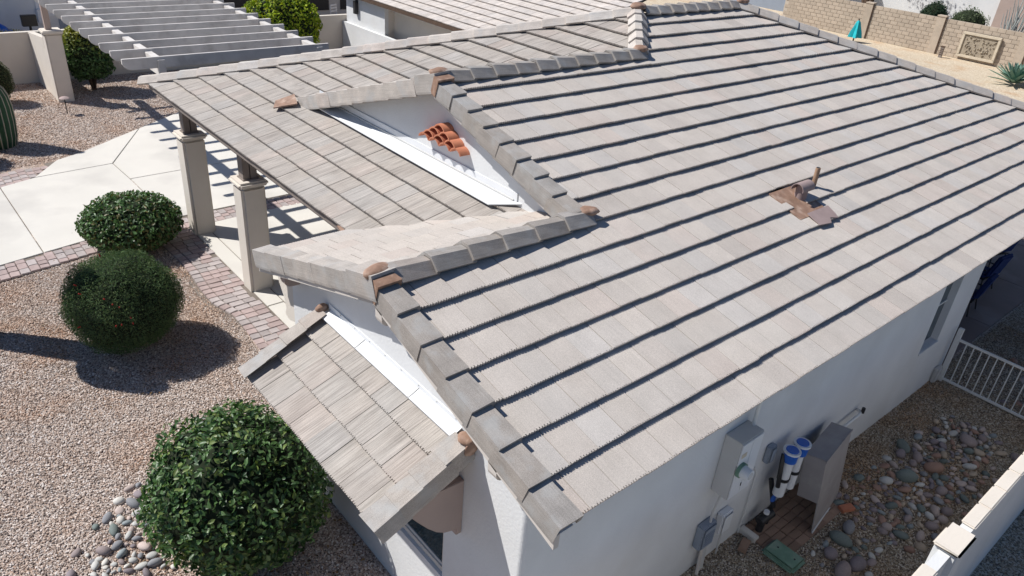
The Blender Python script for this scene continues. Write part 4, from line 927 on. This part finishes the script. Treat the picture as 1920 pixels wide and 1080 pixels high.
# cacti
def cactus(name, label, cat, loc, r, h, ribs=20, arms=()):
    t = thing(name, label, cat, loc)
    def stem(base, path, r):
        V = []; F = []; n = ribs*4; st = len(path)
        for i, (p, k) in enumerate(path):
            tt = (Vector(path[min(i+1, st-1)][0])-Vector(path[max(i-1, 0)][0])).normalized(); a = Vector((1, 0, 0)) if abs(tt.x) < .9 else Vector((0, 1, 0)); a = (a-tt*a.dot(tt)).normalized(); b = tt.cross(a)
            for q in range(n):
                th = 6.2832*q/n; rr = r*k*(1+.09*math.cos(th*ribs)); V.append(Vector(p)+(a*math.cos(th)+b*math.sin(th))*rr)
        for i in range(st-1):
            for q in range(n): F.append((i*n+q, i*n+(q+1) % n, (i+1)*n+(q+1) % n, (i+1)*n+q))
        F.append(tuple((st-1)*n+q for q in range(n)))
        o = MB().add(V, F).build('stem', M['saguaro'], t, smooth=True)
        mb = MB()
        for q in range(ribs):      # pale spine lines on the rib crests
            th = 6.2832*q/ribs
            for i in range(st-1):
                pa, ka = path[i]; pb, kb = path[i+1]
                A = Vector(pa)+Vector((math.cos(th), math.sin(th), 0))*r*ka*1.10; B_ = Vector(pb)+Vector((math.cos(th), math.sin(th), 0))*r*kb*1.10
                tt = Vector((-math.sin(th), math.cos(th), 0))*.012
                mb.add([A-tt, A+tt, B_+tt, B_-tt, A+Vector((math.cos(th), math.sin(th), 0))*.012, B_+Vector((math.cos(th), math.sin(th), 0))*.012], [(0, 4, 5, 3), (4, 1, 2, 5)])
        sp = mb.build('spines', M['spine'], t); sp['kind'] = 'stuff'
    prof = [(0, .78), (.15, .92), (.4, 1), (.62, 1), (.78, .93), (.88, .8), (.94, .62), (.98, .38), (1.0, .1)]
    stem(loc, [((0, 0, a*h), k) for a, k in prof], r)
    for (az, z0, out, up, ar) in arms:
        dx, dy = math.cos(az), math.sin(az); path = [((dx*.1, dy*.1, z0), .8), ((dx*out*.5, dy*out*.5, z0-.05), .9), ((dx*out*.85, dy*out*.85, z0+.02), 1), ((dx*out, dy*out, z0+.2), 1), ((dx*out, dy*out, z0+up*.8), .95), ((dx*out, dy*out, z0+up*.95), .6), ((dx*out, dy*out, z0+up), .1)]
        stem(loc, path, ar)
cactus('barrel_cactus', 'stout ribbed green cactus standing at the left picture edge', 'cactus', (-.64, 18.6, G), .40, 1.55)
cactus('saguaro_cactus', 'very tall saguaro just outside the left edge that shades the far gravel', 'cactus', (-1.52, 19.81, G), .22, 4.2, 16)
shrub('rounded shrub just outside the left edge throwing a round shadow on the far gravel', 'shrub', (-1.6, 17.75, G), (.6, .6, .6), 3000, .06, .4, DG, 51, outn=.5)
cactus('saguaro_cactus', 'tall saguaro whose green flank just enters at the left edge', 'cactus', (-2.42, 9.75, G), .21, 3.9, 16, [(-1.75, 2.1, .66, 1.25, .17), (2.2, 1.5, .5, .9, .16), (-.3, 2.0, .42, .8, .15)])

# ------------------------------------------------------------------ pergola
pg = thing('pergola', 'whitewashed timber pergola with long rafters over the far end of the driveway', 'pergola', (1.5, 12.2, G))
def Bp(name, m, x0, x1_, y0, y1_, z0, z1_, be=.006): return MB().box(x0-1.5, x1_-1.5, y0-12.2, y1_-12.2, z0-G, z1_-G).build(name, M[m], pg, be)
RZ = 2.9; xa, xb, dp = .83, 4.87, .2
for k in range(15):
    yy = 12.27+k*.697
    pr = [(xa, RZ), (xb, RZ), (xb, RZ-dp*.55), (xb-.04, RZ-dp*.8), (xb-.12, RZ-dp), (xa+.16, RZ-dp), (xa+.08, RZ-dp*.92), (xa+.03, RZ-dp*.72), (xa, RZ-dp*.45)]
    dz = random.uniform(-.006, .006); ob = MB().prism([(a-1.5, yy-12.2+.0, b-G+dz) for a, b in pr], (0, .055, 0)).build('rafter', M['wood'], pg, .004)
for bx in (1.42, 4.58): Bp('beam', 'wood', bx, bx+.13, 12.22, 23.0, RZ-.34, RZ-.045)
pil = Bp('pillar', 'stucco_tan', 1.33, 1.74, 21.7, 22.1, G-.1, 1.46, .03)
cp_ = Bp('pillar_cap', 'stucco_tan', 1.28, 1.79, 21.65, 22.15, 1.461, 1.56, .025)
Bp('post', 'corbel', 1.41, 1.56, 21.82, 21.98, 1.561, RZ-.341)
# cream walls round the far bed
wl = thing('courtyard_wall', 'long cream stucco wall closing the far gravel bed behind the pergola', 'wall', (4, 24.2, G))
MB().box(-8, 8.3, 0, .15, -.1, 1.43).build('wall', M['stucco_tan'], wl); MB().box(-8.02, 8.3, -.015, .165, 1.431, 1.46).build('cap', M['stucco_tan'], wl, .01)
wl = thing('wing_wall', 'short white lit wing wall running from the pergola pillar to the far wall', 'wall', (1.4, 22.1, G))
MB().box(-.05, .1, .06, 2.08, -.1, 1.42).build('wall', M['stucco_tan'], wl); MB().prism([(-.06, .06, 1.421), (-.06, 2.07, 1.421), (-.06, 2.07, 1.46), (-.06, .06, 1.7)], (.17, 0, 0)).build('cap', M['stucco_tan'], wl)
wl = thing('yard_wall', 'sunlit cream yard wall coming forward beside the neighbouring garage', 'wall', (11.7, 20, G)); MB().box(0, .14, -2, 4.18, -.1, 1.25).build('wall', M['stucco'], wl)
# path light
t = thing('path_light', 'small path light with a pink mushroom cap in front of the pergola pillar', 'path light', (1.28, 20.6, G))
MB().tube([(0, 0, 0), (0, 0, .42)], .013, 8).build('stake', M['black_p'], t); MB().tube([(0, 0, .42), (0, 0, .445), (0, 0, .47)], [.13, .1, .02], 16).build('cap', M['clay'] if False else M['paver_red'], t, smooth=True)

# ------------------------------------------------------------------ neighbouring house behind the pergola
nh = thing('neighbor_garage', 'pale stucco garage wing with tiled roof behind the main roof, top centre', 'house', (12, 20, G))
nx, ex, ez = 11.85, 11.6, 2.0
mb = MB()
for a, b, z0, zt in [(13.2, 15.9, -.1, 2.5), (15.9, 17.4, 1.75+.0, 2.5), (15.9, 17.4, -.1, -.05), (17.4, 21.4, 2.15, 2.5), (21.4+.9, 24.1, -.1, 2.5)]:
    mb.box(-.15, 0., a-20, b-20, z0, min(zt, 2.42))
mb.box(-.15, 0., 21.4-20, 22.3-20, -.1, 2.42); mb.box(-.15, 0., 15.9-20, 17.4-20, -.1, 1.745)
mb.build('wall', M['stucco'], nh)
MB().box(.25, .3, 17.4-20, 21.4-20, -.1, 2.3).build('garage_door', M['stucco_tan'], nh)
MB().box(.0, .25, 21.4-20, 21.5-20, -.1, 2.15).build('jamb', M['stucco_tan'], nh)
MB().box(.05, 6, 4.1, 4.25, -.1, 2.3).build('wall', M['stucco_tan'], nh)
O = Vector((ex-12, 0, ez-G)); Dn = Vector((1, 0, s))/cp; nt_ = Tiles()
ns = MB().prism([(ex-12+.02, -7, ez-G-.06), (ex-12+6, -7, ez-G+6*s-.06), (ex-12+6, 4.4, ez-G+6*s-.06), (ex-12+.02, 4.4, ez-G-.06)], (0, 0, -.06)).build('roof_slope', M['deck'], nh)
MB().box(ex-12, ex-12+.03, -7, 4.4, ez-G-.16, ez-G-.04).build('fascia', M['bark'], nh)
_t = PAL; PAL = [(.60, .54, .49), (.62, .56, .51), (.58, .53, .49)]
nt_.lay(O, (0, 1, 0), Dn, 17, pp, lambda r: -7, lambda r: 4.4, [(1, 0, 4.4), (-1, 0, 7)], ns, M['tile'], 1.0)
PAL = _t
parts = [(V, F, uv, tn) for (_, V, F, uv, tn, _, _) in nt_.items]
items = sorted(nt_.items, key=lambda q: -q[0])
def vis(it): p = px(it[1][0]+nh.location); return -20 < p[0] < 1940 and -30 < p[1] < 200
items.sort(key=lambda it: (not vis(it)))
for it in items[:120]: mk_mesh('roof_tile', [it[1:5]], M['tile'], ns)
o = mk_mesh('roof_tile_field', [it[1:5] for it in items[120:]], M['tile'], nh); o['kind'] = 'stuff'
lamp = thing('wall_lamp', 'dark wall lantern at the corner of the neighbouring garage', 'lantern', (11.8, 23.3, 1.5)); MB().box(-.08, .04, -.09, .09, -.25, .2).build('lantern', M['black_p'], lamp, .01); MB().box(.0, .049, -.05, .05, .2, .3).build('mount', M['black_p'], lamp)
# neighbour's patio with furniture
np_ = tag(MB().box(8, 16, 24.4, 34, G-.05, G+.02).build('neighbor_patio', M['patio']), kind='structure')
nb = thing('neighbor_house', 'shaded house front with dark openings behind the far patio', 'house', (14, 31.5, G)); MB().box(-6, 6, 0, .2, 0, 3).build('wall', M['stucco_tan'], nb)
for a in (-4.2, -1.2, 1.6): MB().box(a, a+2.2, -.03, -.005, .25, 2.3).build('window', M['black_p'], nb)  # black boxes stand for the shade inside the openings
MB().prism([(-6.3, -.9, 2.9), (6.3, -.9, 2.9), (6.3, 3, 4.2), (-6.3, 3, 4.2)], (0, 0, .08)).build('roof', M['tile'] if False else M['corbel'], nb)
def wchair(x, y, rz, label):
    t = thing('garden_chair', label, 'chair', (x, y, G+.02), 'pale chairs on the far patio', rz)
    for sx in (-.2, .2):
        for sy in (-.2, .2): MB().tube([(sx, sy, 0), (sx, sy, .42 if sy < 0 else .85)], .022, 6).build('leg', M['gate'], t)
    MB().box(-.23, .23, -.23, .23, .36, .4).build('seat', M['gate'], t)
    for z_ in (.55, .68, .8): MB().box(-.19, .19, .19, .21, z_, z_+.07).build('slat', M['gate'], t)
wchair(14.2, 29.2, .4, 'pale slatted chair on the far patio, left of the white side table'); wchair(12.6, 30.2, -.3, 'pale chair deeper in the far patio behind the yellow green bush')
t = thing('side_table', 'small white side table beside the garage corner on the far patio', 'table', (14.6, 28.3, G+.02)); MB().box(-.25, .25, -.22, .22, .4, .44).build('tabletop', M['gate'], t)
for sx in (-.22, .22):
    for sy in (-.19, .19): MB().box(sx-.03, sx+.03, sy-.03, sy+.03, 0, .4).build('leg', M['gate'], t)
# house at the upper left
lh = thing('neighbor_house', 'shaded pale house wall at the upper left corner beyond the hedge', 'house', (1, 28.4, G)); MB().box(-9, 5, 0, .3, 0, 3.6).build('wall', M['stucco'], lh)
MB().box(1.4, 3.2, -.04, -.003, 1.1, 2.2).build('window', M['white_p'], lh); MB().box(2.0, 4.5, -.02, -.002, -.0, 1.0).build('plinth', M['bluegrey'], lh)
t = thing('controller_box', 'dark green utility box on a post by the upper left house', 'utility box', (1.95, 27.4, G)); MB().tube([(0, 0, 0), (0, 0, 1.0)], .04, 8).build('post', M['black_p'], t); MB().box(-.22, .22, -.1, .1, 1.0, 1.35).build('housing', M['black_p'], t, .01)
t = thing('meter_box', 'small white box on the upper left house wall', 'utility box', (2.55, 28.25, G+.9)); MB().box(-.17, .17, 0, .13, 0, .45).build('housing', M['white_p'], t, .01)
# tarp: draped blue sheet over a heap
def drape(name, label, cat, loc, rx, ry, h, m, seed):
    bm = bmesh.new(); bmesh.ops.create_grid(bm, x_segments=16, y_segments=16, size=1)
    for v in bm.verts:
        d = min(1, v.co.length); z_ = (1-d*d)**.5 if d < 1 else 0; v.co = Vector((v.co.x*rx, v.co.y*ry, h*z_+.08*noise.noise(v.co*3+Vector((seed, 0, 0)))))
    me = bpy.data.meshes.new(name); bm.to_mesh(me); bm.free(); me.materials.append(M[m]); o = link(name, me); o.location = loc; tag(o, label, cat); md = o.modifiers.new('thickness', 'SOLIDIFY'); md.thickness = .02; return o
drape('tarp', 'blue tarpaulin over a heap at the upper left corner', 'tarp', (.9, 27.3, G+.0), .85, .6, 1.15, 'blue_p', 3)
hd = shrub('low trimmed brown green hedge behind the far cream wall, upper left', 'hedge', (.2, 25.6, G), (2.1, .6, .68), 5200, .06, .4, [(.16, .15, .07), (.2, .17, .09), (.11, .12, .05)], 21, m='leaf_dull', name='hedge', outn=.45)

# ------------------------------------------------------------------ back yard to the right
BG = 1.0; BX = 31.7
bw = thing('block_wall', 'tan concrete block wall with slim pilasters behind the back yard', 'wall', (BX, 10, BG))
MB().box(.015, .14, -16, 7.8, -.3, 1.385).build('mortar_core', M['mortar'], bw)
blk = MB().box(0, .15, 0, .303, 0, .149).build('block', M['block'], bw, .006); first = True; nb_ = 0; restv = MB()
pil_y = [13.55, 10.45, 7.2]
cand = []
for r in range(9):
    for k in range(-52, 26):
        yy = k*.311+(.155 if r % 2 else 0); cand.append((px((BX, 10+yy+.15, BG+r*.155)), yy, r*.155))
cand = [q for q in cand if -16 < q[1] < 7.5]
cand.sort(key=lambda q: (not (0 < q[0][0] < 1930 and -20 < q[0][1] < 220), q[0][2]))
for i, (_, yy, zz) in enumerate(cand):
    if i < 290:
        o = blk if first else link('block', blk.data, bw); first = False; o.location = (random.uniform(-.004, .004), yy, zz)
    else: restv.box(0, .15, yy, yy+.303, zz, zz+.149)
restv.build('block_field', M['block'], bw)['kind'] = 'stuff'
for py in pil_y:
    MB().box(-.06, .2, py-10, py-10+.32, -.2, 1.44).build('pilaster', M['block'], bw); MB().box(-.08, .22, py-10-.02, py-10+.34, 1.441, 1.49).build('pilaster_cap', M['block'], bw)
    MB().box(-.055, -.0, py-10-.035, py-10-.004, -.2, 1.44).build('control_joint', M['bark'], bw)
def onx(u, v, X):
    d = CF+CR*(u-960)/1398.3-CU*(v-540)/1398.3; t_ = (X-CAM.x)/d.x; return CAM+d*t_
q = [onx(u, v, BX-.1) for u, v in ((1808, 58), (1879, 72), (1863, 120), (1792, 104))]
ya, yb_ = (q[0].y+q[3].y)/2, (q[1].y+q[2].y)/2; za, zb = (q[2].z+q[3].z)/2, (q[0].z+q[1].z)/2
rp = thing('relief_plaque', 'framed carved stone relief panel leaning on the tan block wall', 'relief panel', (BX-.08, (ya+yb_)/2, BG))
hw_ = abs(ya-yb_)/2; h0, h1 = max(.05, za-BG), zb-BG; fr = .1
for a, b, c0, c1 in [(-hw_, hw_, h1-fr, h1), (-hw_, hw_, h0, h0+fr), (-hw_, -hw_+fr, h0+fr, h1-fr), (hw_-fr, hw_, h0+fr, h1-fr)]:
    MB().box(-.06, .04, a, b, c0, c1).build('frame', M['castst'], rp, .012)
MB().box(-.01, .035, -hw_+fr, hw_-fr, h0+fr, h1-fr).build('panel', M['relief'], rp)
mb = MB(); rr = random.Random(3)
for k in range(70):
    cy, cz, r_k = rr.uniform(-hw_+fr+.07, hw_-fr-.07), rr.uniform(h0+fr+.06, h1-fr-.06), rr.uniform(.02, .05); a = rr.uniform(0, 3.14)
    mb.tube([(-.02, cy-math.cos(a)*r_k, cz-math.sin(a)*r_k), (-.035, cy, cz), (-.02, cy+math.cos(a)*r_k*1.3, cz+math.sin(a)*r_k)], [.008, .02, .008], 6)
mb.build('carving', M['relief'], rp)['kind'] = 'stuff'
t = thing('bollard_light', 'short dark bollard light at the foot of the block wall', 'garden light', (31.1, 9.98, BG)); MB().box(-.05, .05, -.06, .06, 0, .4).build('post', M['post'], t); MB().box(-.06, .06, -.07, .07, .401, .44).build('cap', M['bark'], t)
for k in range(4): MB().box(-.056, -.0505, -.05, .05, .1+k*.07, .13+k*.07).build('louver', M['bark'], t)
# agave
ag = thing('agave', 'large blue green agave rosette on the pale gravel at the right edge', 'agave', (28.6, 6.35, BG)); rr = random.Random(9)
for k in range(46):
    az = k*2.4; el = .15+1.2*(k/46)**.8; L_ = 1.05-.3*(k/46); wv = .075
    d = Vector((math.cos(az)*math.cos(el), math.sin(az)*math.cos(el), math.sin(el))); sd = Vector((-math.sin(az), math.cos(az), 0)); upv = sd.cross(d)*-1
    if upv.z < 0: upv = -upv
    V = []
    for q_, ww in ((0, .6), (.3, 1), (.6, .9), (.85, .5)):
        p = Vector((0, 0, .08))+d*L_*q_+Vector((0, 0, -.06*q_*q_)); V += [p-sd*wv*ww+upv*.02*ww, p-upv*.012, p+sd*wv*ww+upv*.02*ww]
    V.append(Vector((0, 0, .08))+d*L_+Vector((0, 0, -.06)))
    F = [(a*3+b, a*3+b+1, a*3+b+4, a*3+b+3) for a in range(3) for b in range(2)]+[(9, 10, 12), (10, 11, 12)]
    MB().add(V, F).build('leaf', M['agave'], ag)
# folded teal umbrella by the wall
t = thing('patio_umbrella', 'closed teal canvas umbrella standing near the block wall', 'umbrella', (30.3, 13.35, BG-.12)); V = []; F = []; n = 20
for i, (z_, r_k) in enumerate(((.3, .24), (.5, .2), (.75, .12), (.92, .09), (1.0, .02))):
    for k in range(n): th_ = 6.283*k/n; q_ = r_k*(1+.3*math.cos(th_*5)*(1 if i < 3 else .3)); V.append((q_*math.cos(th_), q_*math.sin(th_), z_))
for i in range(4):
    for k in range(n): F.append((i*n+k, i*n+(k+1) % n, (i+1)*n+(k+1) % n, (i+1)*n+k))
MB().add(V, F).build('canopy', M['teal'], t, smooth=True); MB().tube([(0, 0, 0), (0, 0, 1.05)], .03, 8).build('pole', M['black_p'], t)
# white house beyond the block wall
wh = thing('white_house', 'white stucco house with teal window beyond the block wall, upper right', 'house', (37.5, 16, BG))
MB().box(0, 6, -12.5, 5.5, -.3, 4.5).build('wall', M['stucco'], wh); MB().box(-.9, -.001, .4, 4.4, -.3, 1.9).build('bay', M['stucco'], wh, .04)
w_ = MB().box(-.04, -.002, -1.7, .2, 1.9, 3.2).build('window', M['tealwin'], wh); MB().box(-.07, -.041, -1.75, .25, 1.82, 1.9).build('sill', M['flash'], w_)
MB().box(-.3, .0, -12.5, -5.5, -.3, 3.5).build('wing', M['corbel'], wh)
sh = thing('shade_toned_house', 'wall with blue grey shade put into its colour, left of the block wall top', 'house', (34.5, 22.5, BG)); MB().box(0, 4, -4.5, 8, -.3, 4).build('wall', M['bluegrey'], sh)  # the wall's blue shade is put into its colour
shrub('dark round shrub on the far side of the block wall, below the teal window', 'shrub', (33.7, 11.75, BG), (.7, .58, .78), 2600, .08, .4, [(.02, .05, .025), (.03, .06, .03)], 31, m='leaf_dull', outn=.4, lift=1.3)
shrub('loose grey green shrub in front of the white house right of the dark round one', 'shrub', (34.6, 10.6, BG), (.6, .8, .8), 1500, .09, .35, [(.12, .17, .08), (.15, .18, .1)], 32, m='leaf_dull', outn=.3, lift=1.1, lumpy=.3)
shrub('dark green shrub behind the ocotillo at the upper right corner', 'shrub', (36.5, 7.2, BG), (1.1, 1.5, 1.7), 3000, .13, .4, [(.02, .05, .015), (.04, .08, .02), (.08, .11, .02)], 33, m='leaf_dull', outn=.4, lift=1.0)
t = thing('ocotillo', 'pale spiny ocotillo stems rising behind the block wall at the upper right', 'ocotillo', (33.3, 8.35, BG)); rr = random.Random(4)
for k in range(34):
    az = rr.uniform(0, 6.28); sp = rr.uniform(.1, .75); h_ = rr.uniform(1.6, 2.9); pts = [(0.05*math.cos(az), .05*math.sin(az), 0)]
    for q_ in (.25, .5, .75, 1): pts.append((math.cos(az)*sp*q_+rr.gauss(0, .04), math.sin(az)*sp*q_+rr.gauss(0, .04), h_*q_))
    MB().tube(pts, [.028, .025, .022, .018, .01], 5).build('stem', M['ocotillo'], t)
t = thing('desert_tree', 'forked brown tree trunk behind the block wall near its left end', 'tree', (34.5, 15.2, BG))
for dx, dy, hh in ((.3, .7, 3.2), (-.2, -.6, 3.4), (.1, .1, 3.0)): MB().tube([(0, 0, -.2), (dx*.15, dy*.15, .8), (dx*.6, dy*.6, 1.8), (dx, dy, hh)], [.17, .13, .09, .06], 8).build('trunk', M['bark'], t, smooth=True)
V, T, FF, cc, P = leaf_cloud((0, 0, 4.2), (1.7, 1.7, 1.1), 2500, .12, .4, [(.05, .09, .03), (.08, .12, .04)], seed=41, outn=.3, shell=(.4, 1.05), lumpy=.3)
npmesh('crown', V.reshape(-1, 3), FF.reshape(-1, 3), M['leaf_dull'], np.repeat(cc, 8, 0), t)['kind'] = 'stuff'
print('pavers', npav, 'tiles', len(TL.items))
